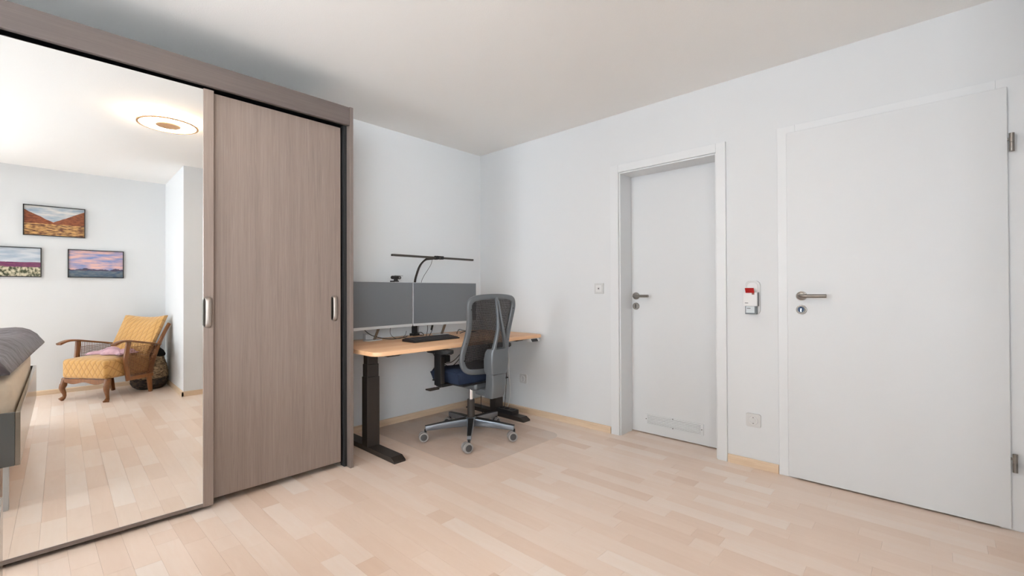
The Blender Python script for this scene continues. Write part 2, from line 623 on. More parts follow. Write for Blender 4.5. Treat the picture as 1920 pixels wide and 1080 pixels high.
baseboard('baseboard_middle', 0, -0.015, -2.566, -2.284, 'short maple baseboard between the two white doors')
baseboard('baseboard_front', XL, -2.02, YF, YF+0.015, 'maple baseboard behind the armchair in the mirror')
baseboard('baseboard_pier', -2.02, -2.035, YF+0.015, -3.675, 'maple baseboard beside the woven basket in the mirror')
baseboard('baseboard_corner', -2.035, 0.0, -3.69, -3.675, 'maple baseboard across the projecting wall corner in the mirror')

# ------------------------------------------------------------------ doors
def lever(parent, x, y, z, out=-1, length=0.125, direction=-1):
    """lever handle on a face at x, sticking out along out*x, grip running along direction*y"""
    h = bmesh.new()
    add_cyl(h, (x, y, z), (x+out*0.008, y, z), 0.027, n=32)
    add_cyl(h, (x+out*0.008, y, z), (x+out*0.011, y, z), 0.024, 0.018, n=32)
    pts = [(x+out*0.006, y, z), (x+out*0.035, y, z), (x+out*0.048, y+direction*0.004, z), (x+out*0.054, y+direction*0.018, z), (x+out*0.055, y+direction*0.05, z), (x+out*0.055, y+direction*length, z)]
    add_sweep(h, catmull(pts, 6), circ(0.0098, 14))
    return obj('door_handle', h, M['steel'], parent, True, smooth=True)

d1 = thing('door_1', 'wide flush white door with steel lever and hinges at the right', 'door', (0, -3.055, 0))
d1['kind'] = 'structure'
fr = bmesh.new()
for bb in ((-0.014, WT, -2.660, -2.570, 0, 2.027), (-0.014, WT, -3.545, -3.450, 0, 2.027), (-0.014, WT, -3.450, -2.660, 1.95, 2.027)):
    add_box(fr, *bb, bev=0.002)
obj('door_frame', fr, M['frame_white'], d1, True)
leaf = obj('door_leaf', B((-0.029, -0.0145, -3.485, -2.620, 0.008, 1.983), bev=0.003), M['door'], d1, True)
lever(leaf, -0.029, -2.691, 1.043)
ro_ = bmesh.new()
add_cyl(ro_, (-0.029, -2.690, 0.965), (-0.036, -2.690, 0.965), 0.027, 0.0255, n=32)
add_cyl(ro_, (-0.036, -2.690, 0.965), (-0.040, -2.690, 0.965), 0.021, 0.019, n=32)
obj('lock_rosette', ro_, M['steel'], leaf, True, smooth=True)
lk = bmesh.new()
add_cyl(lk, (-0.040, -2.690, 0.9665), (-0.0415, -2.690, 0.9665), 0.0165, 0.016, n=28)
obj('lock_core', lk, M['lockblue'], leaf, True)
obj('key_web', B((-0.0428, -0.0413, -2.6925, -2.6875, 0.953, 0.972), bev=0.0005), M['chrome'], leaf, True)
for z0 in (0.266, 1.688):
    hg = bmesh.new()
    for (a, b) in ((0, 0.040), (0.0412, 0.081)):
        add_cyl(hg, (-0.040, -3.4965, z0+a), (-0.040, -3.4965, z0+b), 0.0085, n=20)
    add_box(hg, -0.040, -0.012, -3.4965, -3.492, z0+0.045, z0+0.05)
    add_box(hg, -0.036, -0.010, -3.497, -3.494, z0+0.004, z0+0.036)
    add_box(hg, -0.036, -0.0265, -3.494, -3.484, z0+0.052, z0+0.062)
    obj('hinge', hg, M['steel'], d1, True, smooth=True)

d2 = thing('door_2', 'narrow recessed white door with lever handle and low vent', 'door', (0, -1.87, 0))
d2['kind'] = 'structure'
fr = bmesh.new()
YO0, YO1, ZO = -2.281, -1.4515, 2.018      # casing outside
YI0, YI1, ZI = -2.222, -1.520, 1.960       # opening
for bb in ((-0.014, 0.0, YI1+0.0, YO1, 0, ZO), (-0.014, 0.0, YO0, YI0, 0, ZO), (-0.014, 0.0, YI0, YI1, ZI, ZO)):
    add_box(fr, *bb, bev=0.002)
obj('door_frame', fr, M['frame_white'], d2, True)
st = bmesh.new()
s_ = 0.010           # small rebate step just behind the casing
for bb in ((0.0, 0.168, YI1, D2[1], 0, D2[2]), (0.0, 0.168, D2[0], YI0, 0, D2[2]), (0.0, 0.168, YI0, YI1, ZI, D2[2])):
    add_box(st, *bb)
for bb in ((0.0, 0.168, YI1-s_, YI1, 0, ZI), (0.0, 0.168, YI0, YI0+s_, 0, ZI), (0.0, 0.168, YI0+s_, YI1-s_, ZI-s_, ZI)):
    add_box(st, *bb, bev=0.002)
obj('jamb_lining', st, M['frame_white'], d2, True)
leaf = obj('door_leaf', B((0.170, 0.208, D2[0]+0.004, D2[1]-0.004, 0.008, 1.99)), M['door'], d2, True)
lever(leaf, 0.170, -1.568, 1.037)
ro_ = bmesh.new()
add_cyl(ro_, (0.170, -1.566, 0.959), (0.161, -1.566, 0.959), 0.027, 0.0255, n=32)
obj('lock_rosette', ro_, M['steel'], leaf, True, smooth=True)
lk = bmesh.new()
add_box(lk, 0.1598, 0.1615, -1.569, -1.563, 0.944, 0.974, bev=0.0005)
obj('keyhole', lk, M['ink_dark'], leaf, True)
vt = bmesh.new()
vy0, vy1, vz0, vz1 = -2.071, -1.635, 0.076, 0.152
for bb in ((0.163, 0.170, vy0, vy1, vz1-0.008, vz1), (0.163, 0.170, vy0, vy1, vz0, vz0+0.008), (0.163, 0.170, vy0, vy0+0.02, vz0+0.008, vz1-0.008), (0.163, 0.170, vy1-0.02, vy1, vz0+0.008, vz1-0.008)):
    add_box(vt, *bb)
vent = obj('vent_grille', vt, M['white_foam'], d2, True)
for k in range(5):
    sb = bmesh.new()
    z = vz0+0.012+k*0.0112
    add_prism(sb, [(0.170, z), (0.164, z-0.001), (0.164, z+0.004), (0.170, z+0.009)], vy0+0.02, vy1-0.02, 'xz')
    obj('vent_slat', sb, M['white_foam'], vent, True)
sc_ = bmesh.new()
for yy, zz in ((vy0+0.012, 0.114), (vy1-0.012, 0.114), ((vy0+vy1)/2, vz0+0.004), ((vy0+vy1)/2, vz1-0.004)):
    add_cyl(sc_, (0.163, yy, zz), (0.1615, yy, zz), 0.0035, n=12)
obj('vent_screws', sc_, M['steel_dark'], vent, True)

# ------------------------------------------------------------------ wardrobe with mirror sliding door
WX0, WX1, WY = -4.25, -1.651, -0.633
wr = thing('wardrobe', 'tall grey-brown oak sliding-door wardrobe with a mirror front', 'wardrobe', ((WX0+WX1)/2, -0.32, 0))
obj('side_panel', B((WX1-0.022, WX1, WY, -0.02, 0, 2.208), bev=0.0015), M['ward_edge'], wr, True)
obj('side_panel', B((WX0, WX0+0.022, WY, -0.02, 0, 2.208), bev=0.0015), M['ward_edge'], wr, True)
obj('top_panel', B((WX0+0.022, WX1-0.022, WY+0.025, -0.02, 2.175, 2.197)), M['ward_in'], wr, True)
obj('back_panel', B((WX0+0.022, WX1-0.022, -0.03, -0.02, 0.04, 2.175)), M['ward_in'], wr, True)
obj('fascia', B((WX0+0.022, WX1-0.0235, WY, WY+0.022, 2.094, 2.204), bev=0.0015), M['ward_h'], wr, True)
obj('top_track', B((WX0+0.022, WX1-0.022, -0.609, -0.53, 2.106, 2.175)), M['black'], wr, True)
obj('gap_shade_strip', B((WX1-0.040, WX1-0.0225, -0.592, -0.545, 0.005, 2.10)), M['black_soft'], wr, True)  # black strip standing in for the shade in the gap beside the door
obj('divider_panel', B((-2.40, -2.38, -0.50, -0.03, 0.04, 2.175)), M['ward_in'], wr, True)
obj('bottom_panel', B((WX0+0.022, WX1-0.022, -0.50, -0.03, 0.04, 0.06)), M['ward_in'], wr, True)
obj('plinth', B((WX0+0.022, WX1-0.022, -0.46, -0.44, 0, 0.04)), M['shelf'], wr, True)
obj('shelf', B((-2.38, WX1-0.022, -0.50, -0.03, 1.552, 1.572)), M['shelf'], wr, True)
obj('shelf', B((-2.38, WX1-0.022, -0.50, -0.03, 0.19, 0.21)), M['shelf'], wr, True)

def pull(parent, x, y, z, world=True):
    """pill-shaped bow pull on a recessed oval cup"""
    cup = bmesh.new()
    add_prism(cup, [(x+u*1.0, z+v) for u, v in rsec(0.0175, 0.076, 0.0174, 6)], y, y-0.002, 'xz')
    h = obj('handle_cup', cup, M['steel_dark'], parent, world)
    b = bmesh.new()
    pts = [(x+0.002, y-0.001, z-0.071), (x+0.003, y-0.012, z-0.064), (x+0.003, y-0.017, z-0.045), (x+0.003, y-0.018, z), (x+0.003, y-0.017, z+0.045), (x+0.003, y-0.012, z+0.064), (x+0.002, y-0.001, z+0.071)]
    add_sweep(b, catmull(pts, 6), circ(0.013, 14, 0.007), up=(0, -1, 0))
    return obj('handle', b, M['pewter'], parent, world, smooth=True)

# mirror door (front track); hangs about a degree out of square on its rail
MD = bpy.data.objects.new('mirror_door', None)
COL.objects.link(MD)
MD.parent = wr
MD.location = Vector((-2.425, -0.603, 0)) - wr.location
MD.rotation_euler = (0, 0, math.radians(-1.0))
DW = 0.97
MZ0, MZ1 = 0.030, 2.085
mg = bmesh.new()
add_box(mg, -DW, 0.0, 0.0, 0.004, MZ0+0.006, MZ1-0.004)
obj('mirror_glass', mg, M['mirror'], MD)
obj('door_backing', B((-DW, 0.0, 0.0045, 0.02, MZ0+0.004, MZ1-0.004)), M['ward_in'], MD)
obj('bottom_rail', B((-DW, 0.0, -0.003, 0.02, MZ0-0.010, MZ0+0.0055)), M['ward_edge'], MD)
stile = obj('stile', B((0.0, 0.044, -0.006, 0.02, MZ0-0.012, MZ1), bev=0.002), M['ward'], MD)
obj('stile', B((-DW-0.044, -DW, -0.006, 0.02, MZ0-0.012, MZ1), bev=0.002), M['ward'], MD)
pull(MD, 0.016, -0.006, 0.976, world=False)
# plain oak doors (rear track)
for (xa, xb, hx) in ((-2.46, -1.704, -1.748), (WX0+0.03, -3.38, WX0+0.08)):
    dr = obj('oak_door', B((xa, xb, -0.575, -0.555, 0.036, 2.085), bev=0.002), M['ward'], wr, True)
    pull(dr, hx, -0.575, 0.977)

# ------------------------------------------------------------------ desk
DZ = 0.71
dk = thing('standing_desk', 'height-adjustable desk with beech top and dark steel legs', 'desk', (-0.80, -0.41, 0))
tp = bmesh.new()
add_prism(tp, rrect(-1.600, -0.012, -0.800, -0.018, 0.055, 8), DZ-0.026, DZ, 'xy', bev=0.003)
obj('tabletop', tp, M['desk'], dk, True, smooth=True, sharp=35)
for sx in (-1.415, -0.205):
    lg = obj('leg', B((sx-0.047, sx+0.047, -0.455, -0.385, 0.03, 0.50), bev=0.004), M['anthracite'], dk, True)
    obj('leg_stage', B((sx-0.043, sx+0.043, -0.451, -0.389, 0.50, 0.585), bev=0.003), M['anthracite'], lg, True)
    obj('leg_stage', B((sx-0.039, sx+0.039, -0.447, -0.393, 0.585, 0.66), bev=0.003), M['anthracite'], lg, True)
    ft = bmesh.new()
    add_prism(ft, [(-0.775, 0.0), (-0.775, 0.012), (-0.735, 0.034), (-0.105, 0.034), (-0.065, 0.012), (-0.065, 0.0)], sx-0.042, sx+0.042, 'yz', bev=0.002)
    obj('foot', ft, M['anthracite'], dk, True)
    br = bmesh.new()
    add_prism(br, [(-0.765, DZ-0.027), (-0.70, DZ-0.050), (-0.14, DZ-0.050), (-0.075, DZ-0.027)], sx-0.04, sx+0.04, 'yz')
    obj('top_bracket', br, M['anthracite'], dk, True)
obj('cross_beam', B((-1.375, -0.245, -0.475, -0.435, DZ-0.066, DZ-0.027)), M['anthracite'], dk, True)
obj('cross_beam', B((-1.375, -0.245, -0.405, -0.365, DZ-0.066, DZ-0.027)), M['anthracite'], dk, True)
cp = bmesh.new()
add_prism(cp, [(-0.815, DZ-0.052), (-0.80, DZ-0.027), (-0.70, DZ-0.027), (-0.70, DZ-0.045)], -0.19, -0.075, 'yz', bev=0.002)
cpo = obj('control_panel', cp, M['grey_pl'], dk, True)
kb_ = bmesh.new()
add_prism(kb_, [(-0.8150, DZ-0.0505), (-0.8005, DZ-0.0285), (-0.8030, DZ-0.0285), (-0.8175, DZ-0.0505)], -0.182, -0.105, 'yz')
kpo = obj('keypad', kb_, M['black'], cpo, True)

# ------------------------------------------------------------------ monitors
def monitor(label, loc, rz, tilt=0.0):
    t = thing('monitor', label, 'monitor', loc, rz, 'wide monitors on the desk')
    hw, z0, z1 = 0.305, 0.098, 0.440
    hb = bmesh.new()
    add_box(hb, -hw, hw, 0.0, 0.022, z0, z1, bev=0.003)
    add_box(hb, -0.14, 0.14, 0.022, 0.045, z0+0.05, z1-0.08, bev=0.008)
    obj('housing', hb, M['silver_pl'], t)
    obj('screen', B((-hw+0.003, hw-0.003, -0.0015, 0.0005, z0+0.014, z1-0.003)), M['screen'], t)
    obj('chin', B((-hw, hw, -0.003, 0.002, z0-0.006, z0+0.0135), bev=0.001), M['silver_pl'], t)
    nk = bmesh.new()
    add_sweep(nk, [Vector((0.035, 0.030, 0.16)), Vector((0.0, 0.075, 0.006))], rsec(0.011, 0.003, 0.002, 2), up=(0, 1, 0))
    obj('stand_neck', nk, M['steel'], t)
    bf = bmesh.new()
    add_prism(bf, rrect(-0.075, 0.075, 0.055, 0.135, 0.03, 5), 0.0, 0.006, 'xy', bev=0.002)
    obj('stand_base', bf, M['silver_pl'], t)
    return t
ang = math.atan2(0.08, 0.605)
monitor('wide monitor on the left, webcam clipped on its top edge', (-1.232, -0.242, DZ), ang)
monitor('wide monitor on the right, half hidden by the chair back', (-0.618, -0.242, DZ), -ang)

# webcam on top of the left monitor
wc = thing('webcam', 'small black webcam clipped on top of the left monitor', 'webcam', (-1.09, -0.223, DZ+0.441), ang)
b = bmesh.new()
add_sweep(b, [Vector((x_, 0, 0.034)) for x_ in (-0.045, -0.043, -0.038, 0.038, 0.043, 0.045)], circ(0.0135, 16), scales=[0.4, 0.75, 1, 1, 0.75, 0.4])
obj('body', b, M['black'], wc, smooth=True)
b = bmesh.new()
add_cyl(b, (0.02, -0.012, 0.034), (0.02, -0.018, 0.034), 0.011, n=20)
lens = obj('lens_ring', b, M['steel_dark'], wc, smooth=True)
b = bmesh.new()
add_cyl(b, (0.02, -0.018, 0.034), (0.02, -0.0186, 0.034), 0.007, n=20)
obj('lens', b, M['screen'], lens)
obj('clip', B((-0.012, 0.012, -0.008, 0.012, 0.010, 0.024), (-0.02, 0.02, -0.010, 0.045, 0.001, 0.010), (-0.02, 0.02, 0.04, 0.045, -0.04, 0.001)), M['black'], wc)
obj('privacy_flap', B((-0.01, 0.065, -0.004, 0.006, 0.0475, 0.0495)), M['black'], wc)

# desk lamp: clamp, post, curved arm, long light bar
dl = thing('desk_lamp', 'slim black light-bar desk lamp on a curved neck behind the monitors', 'lamp', (-0.805, -0.055, DZ))
obj('clamp', B((-0.03, 0.03, -0.03, 0.03, 0.0, 0.018), (-0.018, 0.018, -0.018, 0.018, 0.018, 0.10), bev=0.002), M['black'], dl)
nk = bmesh.new()
pts = catmull([(0, 0, 0.06), (0, 0, 0.25), (0.0, -0.004, 0.43), (0.006, -0.028, 0.52), (0.016, -0.065, 0.59), (0.035, -0.115, 0.632), (0.07, -0.15, 0.643), (0.11, -0.153, 0.645)], 8)
add_sweep(nk, pts, rsec(0.0125, 0.0055, 0.003, 2), up=(0.45, -0.9, 0))
obj('neck', nk, M['anthracite'], dl, smooth=True)
lb = obj('light_bar', B((-0.312, 0.515, -0.168, -0.140, 0.640, 0.656), bev=0.002), M['steel_dark'], dl)
jt = bmesh.new()
add_cyl(jt, (0.112, -0.172, 0.648), (0.112, -0.136, 0.648), 0.016, n=20)
add_cyl(jt, (0.162, -0.172, 0.648), (0.162, -0.136, 0.648), 0.013, n=20)
add_box(jt, 0.095, 0.182, -0.165, -0.143, 0.636, 0.664, bev=0.003)
obj('swivel_joint', jt, M['black'], dl, smooth=True)
lc = tube('lamp_cable', [(0.075, -0.148, 0.638), (0.072, -0.13, 0.59), (0.06, -0.09, 0.535), (0.055, -0.05, 0.49), (0.052, -0.02, 0.42), (0.045, -0.005, 0.15), (0.035, 0.0, 0.02)], 0.0016, M['cable'], dl)

# keyboard
kb = thing('keyboard', 'black keyboard lying on the beech desk', 'keyboard', (-0.925, -0.452, DZ), math.radians(1.5))
b = bmesh.new()
add_prism(b, [(-0.075, 0.0), (-0.075, 0.008), (0.065, 0.022), (0.075, 0.018), (0.075, 0.0)], -0.215, 0.215, 'yz', bev=0.003)
obj('body', b, M['kb'], kb)
b = bmesh.new()
for r in range(6):
    for c in range(21):
        x0 = -0.205+c*0.0196
        y0 = -0.064+r*0.0212
        zt = 0.009+0.1*(y0+0.075)
        add_box(b, x0+0.0015, x0+0.0180, y0+0.0015, y0+0.0190, zt-0.002, zt+0.005)
ks = obj('keys', b, M['kbkey'], kb)
ks['kind'] = 'stuff'

# small white power brick and desk-top cables
pbk = thing('power_adapter', 'small white cube power adapter at the left end of the desk', 'adapter', (-1.235, -0.065, DZ))
obj('body', B((-0.032, 0.032, -0.025, 0.025, 0, 0.045), bev=0.006), M['white_pl'], pbk)
obj('plug_pins', B((0.032, 0.036, -0.012, -0.006, 0.018, 0.026), (0.032, 0.036, 0.006, 0.012, 0.018, 0.026)), M['steel'], pbk)

def cable(pts, label, r=0.003, mat='cable', group='desk cables', n=6):
    o = tube('cable', pts, r, M[mat], n=n)
    return tag(o, label, 'cable', group)
z_ = DZ+0.004
cable([(-1.34, -0.16, 0.82), (-1.30, -0.165, 0.775), (-1.25, -0.17, 0.745), (-1.17, -0.19, 0.722), (-1.10, -0.20, z_), (-1.02, -0.18, z_), (-0.95, -0.14, z_), (-0.90, -0.09, z_)], 'black cable running along the desk from behind the left monitor to the lamp clamp')
cable([(-1.12, -0.19, 0.80), (-1.125, -0.20, 0.755), (-1.10, -0.22, 0.722), (-1.03, -0.20, z_), (-0.96, -0.15, 0.73), (-0.935, -0.13, 0.76)], 'thin black cable looping below the left monitor', 0.0016)
cable([(-0.88, -0.10, z_), (-0.85, -0.13, 0.735), (-0.80, -0.14, 0.74), (-0.76, -0.12, z_), (-0.79, -0.10, z_), (-0.85, -0.095, z_)], 'black cable coiled round the lamp clamp foot', 0.003)
cable([(-0.72, -0.20, 0.81), (-0.75, -0.225, 0.765), (-0.775, -0.235, 0.735), (-0.79, -0.235, z_)], 'short black cable with plug hanging left of the right monitor stand', 0.0025)
b = bmesh.new()
add_sweep(b, [Vector((-0.735, -0.205, 0.795)), Vector((-0.76, -0.225, 0.765))], circ(0.0075, 10))
o = obj('cable_plug', b, M['cable'], smooth=True)
tag(o, 'small black cable plug hanging under the right monitor', 'plug')
cable([(-0.78, -0.20, 0.80), (-0.79, -0.215, 0.77), (-0.805, -0.225, 0.735), (-0.815, -0.23, z_)], 'second short black cable beside the hanging plug', 0.0022)
cable([(-0.50, -0.24, z_), (-0.48, -0.22, 0.728), (-0.44, -0.20, 0.745), (-0.40, -0.20, 0.735), (-0.34, -0.22, 0.722), (-0.27, -0.25, z_), (-0.33, -0.27, 0.722), (-0.41, -0.25, 0.73), (-0.46, -0.23, z_)], 'black cable bundle lying right of the right monitor stand', 0.0032)

# cables and boxes below the desk top
cable([(-0.90, -0.52, 0.655), (-0.89, -0.52, 0.56), (-0.80, -0.52, 0.50), (-0.70, -0.52, 0.56), (-0.62, -0.52, 0.655)], 'black cable drooping under the middle of the desk', 0.0028, group='cables under the desk')
cable([(-0.97, -0.495, 0.655), (-0.92, -0.495, 0.58), (-0.84, -0.495, 0.53), (-0.74, -0.495, 0.54), (-0.60, -0.495, 0.655)], 'black cable sagging beside the under-desk adapter', 0.0028, group='cables under the desk')
cable([(-0.17, -0.50, 0.66), (-0.16, -0.505, 0.55), (-0.165, -0.51, 0.42), (-0.175, -0.51, 0.25), (-0.18, -0.50, 0.12), (-0.20, -0.50, 0.055), (-0.28, -0.52, 0.045)], 'thin black cable hanging down the right desk leg', 0.0028, group='cables under the desk')
cable([(-0.145, -0.50, 0.66), (-0.135, -0.505, 0.50), (-0.14, -0.51, 0.40), (-0.125, -0.51, 0.22), (-0.13, -0.50, 0.10), (-0.15, -0.48, 0.045)], 'white cable hanging down the right desk leg', 0.0028, 'cable_w', 'cables under the desk')
cable([(-0.30, -0.45, 0.64), (-0.38, -0.45, 0.45), (-0.42, -0.46, 0.25), (-0.44, -0.48, 0.10), (-0.40, -0.50, 0.02), (-0.33, -0.50, 0.02)], 'black cable falling behind the chair column', 0.003, group='cables under the desk')
ua = thing('power_supply', 'black power supply box fixed under the desk top', 'adapter', (-0.80, -0.42, 0.52))
obj('body', B((-0.06, 0.06, -0.025, 0.025, 0, 0.055), bev=0.005), M['black'], ua)
obj('mount_strap', B((-0.012, 0.012, -0.028, 0.028, -0.002, 0.123)), M['black_soft'], ua)
ps = thing('power_strip', 'black power strip lying on the right desk foot', 'power strip', (-0.205, -0.56, 0.034))
obj('body', B((-0.045, 0.045, -0.085, 0.10, 0, 0.036), bev=0.004), M['black'], ps)
for k in range(3):
    b = bmesh.new()
    add_cyl(b, (0, -0.05+k*0.06, 0.036), (0, -0.05+k*0.06, 0.0375), 0.02, n=20)
    obj('outlet', b, M['black_soft'], ps)

# ------------------------------------------------------------------ chair mat
b = bmesh.new()
add_prism(b, rrect(-1.200, -0.285, -1.200, -0.02, 0.10, 10), 0.0003, 0.0028, 'xy')
tag(obj('chair_mat', b, M['mat']), 'translucent grey floor mat with rounded corners under the office chair', 'mat')

# ------------------------------------------------------------------ office chair
def mat_net():
    m = bpy.data.materials.new('chair_net')
    m.use_nodes = True
    nt = m.node_tree
    p = nt.nodes['Principled BSDF']
    p.inputs['Base Color'].default_value = rgb(30, 28, 29)
    p.inputs['Roughness'].default_value = 0.6
    tc = nt.nodes.new('ShaderNodeTexCoord')
    sep = nt.nodes.new('ShaderNodeSeparateXYZ')
    nt.links.new(tc.outputs['Object'], sep.inputs[0])
    def saw(src, freq, duty):
        a = nt.nodes.new('ShaderNodeMath'); a.operation = 'MULTIPLY'; a.inputs[1].default_value = freq
        nt.links.new(src, a.inputs[0])
        f = nt.nodes.new('ShaderNodeMath'); f.operation = 'FRACT'
        nt.links.new(a.outputs[0], f.inputs[0])
        g = nt.nodes.new('ShaderNodeMath'); g.operation = 'LESS_THAN'; g.inputs[1].default_value = duty
        nt.links.new(f.outputs[0], g.inputs[0])
        return g.outputs[0]
    a = saw(sep.outputs['Z'], 130, 0.62)
    c = saw(sep.outputs['X'], 130, 0.62)
    mx = nt.nodes.new('ShaderNodeMath'); mx.operation = 'MAXIMUM'
    nt.links.new(a, mx.inputs[0]); nt.links.new(c, mx.inputs[1])
    nt.links.new(mx.outputs[0], p.inputs['Alpha'])
    return m
M['net'] = mat_net()

MATZ = 0.0028
oc = thing('office_chair', 'ergonomic office chair with grey frame, black mesh back and navy seat', 'chair', (-0.77, -0.72, MATZ))
# star base
hub = bmesh.new()
add_lathe(hub, [(0.0, 0.075), (0.036, 0.075), (0.042, 0.09), (0.042, 0.135), (0.032, 0.145), (0.0, 0.145)], n=28)
bs = obj('base_hub', hub, M['alu'], oc, smooth=True)
CA = [11, 78, 152, 226, 295]
for k, a in enumerate(CA):
    ar = math.radians(a)
    d = Vector((math.cos(ar), math.sin(ar), 0))
    arm = bmesh.new()
    add_sweep(arm, [d*0.03+Vector((0, 0, 0.110)), d*0.18+Vector((0, 0, 0.104)), d*0.335+Vector((0, 0, 0.092))], rsec(0.019, 0.024, 0.007, 3), up=(0, 0, 1), scales=[1.25, 1.0, 0.72])
    ao = obj('base_arm', arm, M['alu'], oc, smooth=True)
    tp_ = bmesh.new()
    add_sweep(tp_, [d*0.04+Vector((0, 0, 0.139)), d*0.18+Vector((0, 0, 0.1275)), d*0.337+Vector((0, 0, 0.1095))], rsec(0.017, 0.0022, 0.002, 2), up=(0, 0, 1), scales=[1.25, 1.0, 0.75])
    obj('arm_cover', tp_, M['black'], ao)
    # caster: stem, fork hood, two wheels; each turned its own way
    ca = math.radians([100, 20, 60, 75, 60][k])
    ax = Vector((math.cos(ca), math.sin(ca), 0))
    c0 = d*0.335
    st_ = bmesh.new()
    add_cyl(st_, c0+Vector((0, 0, 0.055)), c0+Vector((0, 0, 0.085)), 0.0085, n=12)
    tr = Vector((-ax.y, ax.x, 0))*0.014
    add_cyl(st_, c0+tr+Vector((0, 0, 0.034))-ax*0.006, c0+tr+Vector((0, 0, 0.034))+ax*0.006, 0.028, n=20)
    cs = obj('caster', st_, M['black'], oc, smooth=True)
    for s in (-1, 1):
        w0 = c0+tr+Vector((0, 0, 0.034))
        wl = bmesh.new()
        add_cyl(wl, w0+ax*(s*0.008), w0+ax*(s*0.026), 0.034, 0.0325, n=28)
        obj('wheel', wl, M['caster_rim'], cs, smooth=True)
        wh = bmesh.new()
        add_cyl(wh, w0+ax*(s*0.0262), w0+ax*(s*0.0275), 0.0235, 0.021, n=24)
        obj('wheel_cap', wh, M['caster_hub'], cs, smooth=True)
# gas column
b = bmesh.new()
add_cyl(b, (0, 0, 0.14), (0, 0, 0.275), 0.027, n=24)
obj('column_sleeve', b, M['anthracite'], oc, smooth=True)
b = bmesh.new()
add_cyl(b, (0, 0, 0.275), (0, 0, 0.40), 0.0155, n=20)
obj('gas_cylinder', b, M['chrome'], oc, smooth=True)
# mechanism
SX = -0.015
b = bmesh.new()
add_box(b, SX-0.09, SX+0.09, -0.17, 0.12, 0.375, 0.435, bev=0.02, seg=3)
add_box(b, SX-0.17, SX+0.17, -0.10, 0.10, 0.405, 0.43, bev=0.006)
obj('mechanism', b, M['chair_grey'], oc, smooth=True)
b = bmesh.new()
add_sweep(b, [Vector((SX-0.08, 0.03, 0.40)), Vector((SX-0.20, 0.045, 0.398)), Vector((SX-0.27, 0.06, 0.392))], rsec(0.006, 0.005, 0.003, 2), up=(0, 0, 1))
add_box(b, SX-0.335, SX-0.25, 0.03, 0.085, 0.384, 0.394, bev=0.004)
obj('lever', b, M['anthracite'], oc)
# seat cushion: lofted grid with waterfall front
def seat_mesh():
    bm = bmesh.new()
    NX, NY = 18, 16
    hw, y0, y1 = 0.240, -0.170, 0.195
    def top(u, v):      # u,v in -1..1
        x = u*hw*(1-0.06*max(0, v)**2)
        y = y0+(v+1)/2*(y1-y0) - 0.02*abs(u)**3*(1 if v > 0 else -1)
        e = max(abs(u), abs(v))
        z = 0.525 + 0.018*u*u - 0.055*max(0, v-0.35)**2 - 0.03*max(0, e-0.86)/0.14
        return Vector((x+SX, y, z))
    T = [[bm.verts.new(top(-1+2*i/NX, -1+2*j/NY)) for i in range(NX+1)] for j in range(NY+1)]
    def bot(u, v):
        p = top(u, v)
        p.x = SX+(p.x-SX)*0.93
        p.y = (p.y+0.015)*0.93-0.015
        p.z = 0.435
        return p
    Bt = [[bm.verts.new(bot(-1+2*i/NX, -1+2*j/NY)) for i in range(NX+1)] for j in range(NY+1)]
    for j in range(NY):
        for i in range(NX):
            bm.faces.new((T[j][i], T[j][i+1], T[j+1][i+1], T[j+1][i]))
            bm.faces.new((Bt[j][i], Bt[j+1][i], Bt[j+1][i+1], Bt[j][i+1]))
    def side(tA, bA):
        for k in range(len(tA)-1):
            bm.faces.new((tA[k], bA[k], bA[k+1], tA[k+1]))
    side(T[0], Bt[0]); side(T[-1], Bt[-1])
    side([r[0] for r in T], [r[0] for r in Bt]); side([r[-1] for r in T], [r[-1] for r in Bt])
    return bm
seat = obj('seat', seat_mesh(), M['navy'], oc, smooth=True, sharp=60)
obj('seat_pan', B((SX-0.22, SX+0.22, -0.19, 0.16, 0.425, 0.4345), bev=0.004), M['black'], oc)
# armrests
for s in (-1, 1):
    xa = SX+s*0.285
    b = bmesh.new()
    add_box(b, xa-0.012, xa+0.012, -0.045, 0.035, 0.42, 0.645, bev=0.006)
    add_box(b, min(xa, SX+s*0.12), max(xa, SX+s*0.12), -0.04, 0.03, 0.412, 0.430, bev=0.004)
    arm = obj('armrest_post', b, M['black'], oc, smooth=True)
    b = bmesh.new()
    add_prism(b, [(xa+u, -0.015+v) for u, v in rsec(0.042, 0.125, 0.04, 6)], 0.648, 0.676, 'xy', bev=0.008)
    obj('arm_pad', b, M['black_soft'], arm, smooth=True)
    b = bmesh.new()
    add_box(b, xa-0.016, xa+0.016, -0.049, -0.044, 0.44, 0.62, bev=0.001)
    obj('post_trim', b, M['steel_dark'], arm)
# backrest: curved frame loop, net, spine
ZB = [(0.515, -0.205, 0.10), (0.523, -0.204, 0.165), (0.545, -0.200, 0.198), (0.59, -0.196, 0.214), (0.65, -0.200, 0.212), (0.72, -0.216, 0.202), (0.80, -0.238, 0.196), (0.88, -0.256, 0.202), (0.95, -0.268, 0.213), (0.99, -0.272, 0.212), (1.018, -0.275, 0.190), (1.031, -0.276, 0.13)]
BX = -0.02
def yb(z, x):
    for k in range(len(ZB)-1):
        if ZB[k][0] <= z <= ZB[k+1][0]:
            t = (z-ZB[k][0])/(ZB[k+1][0]-ZB[k][0])
            return ZB[k][1]*(1-t)+ZB[k+1][1]*t + 0.5*x*x
    return (ZB[0][1] if z < ZB[0][0] else ZB[-1][1]) + 0.5*x*x
loop = [(h, z) for z, _, h in ZB] + [(0.0, 1.037)] + [(-h, z) for z, _, h in reversed(ZB)] + [(0.0, 0.510)]
lp = catmull([Vector((BX+h, yb(z, h), z)) for h, z in loop], 5, closed=True)
b = bmesh.new()
add_sweep(b, lp, rsec(0.019, 0.013, 0.008, 3), closed=True, up=(0, 1, 0))
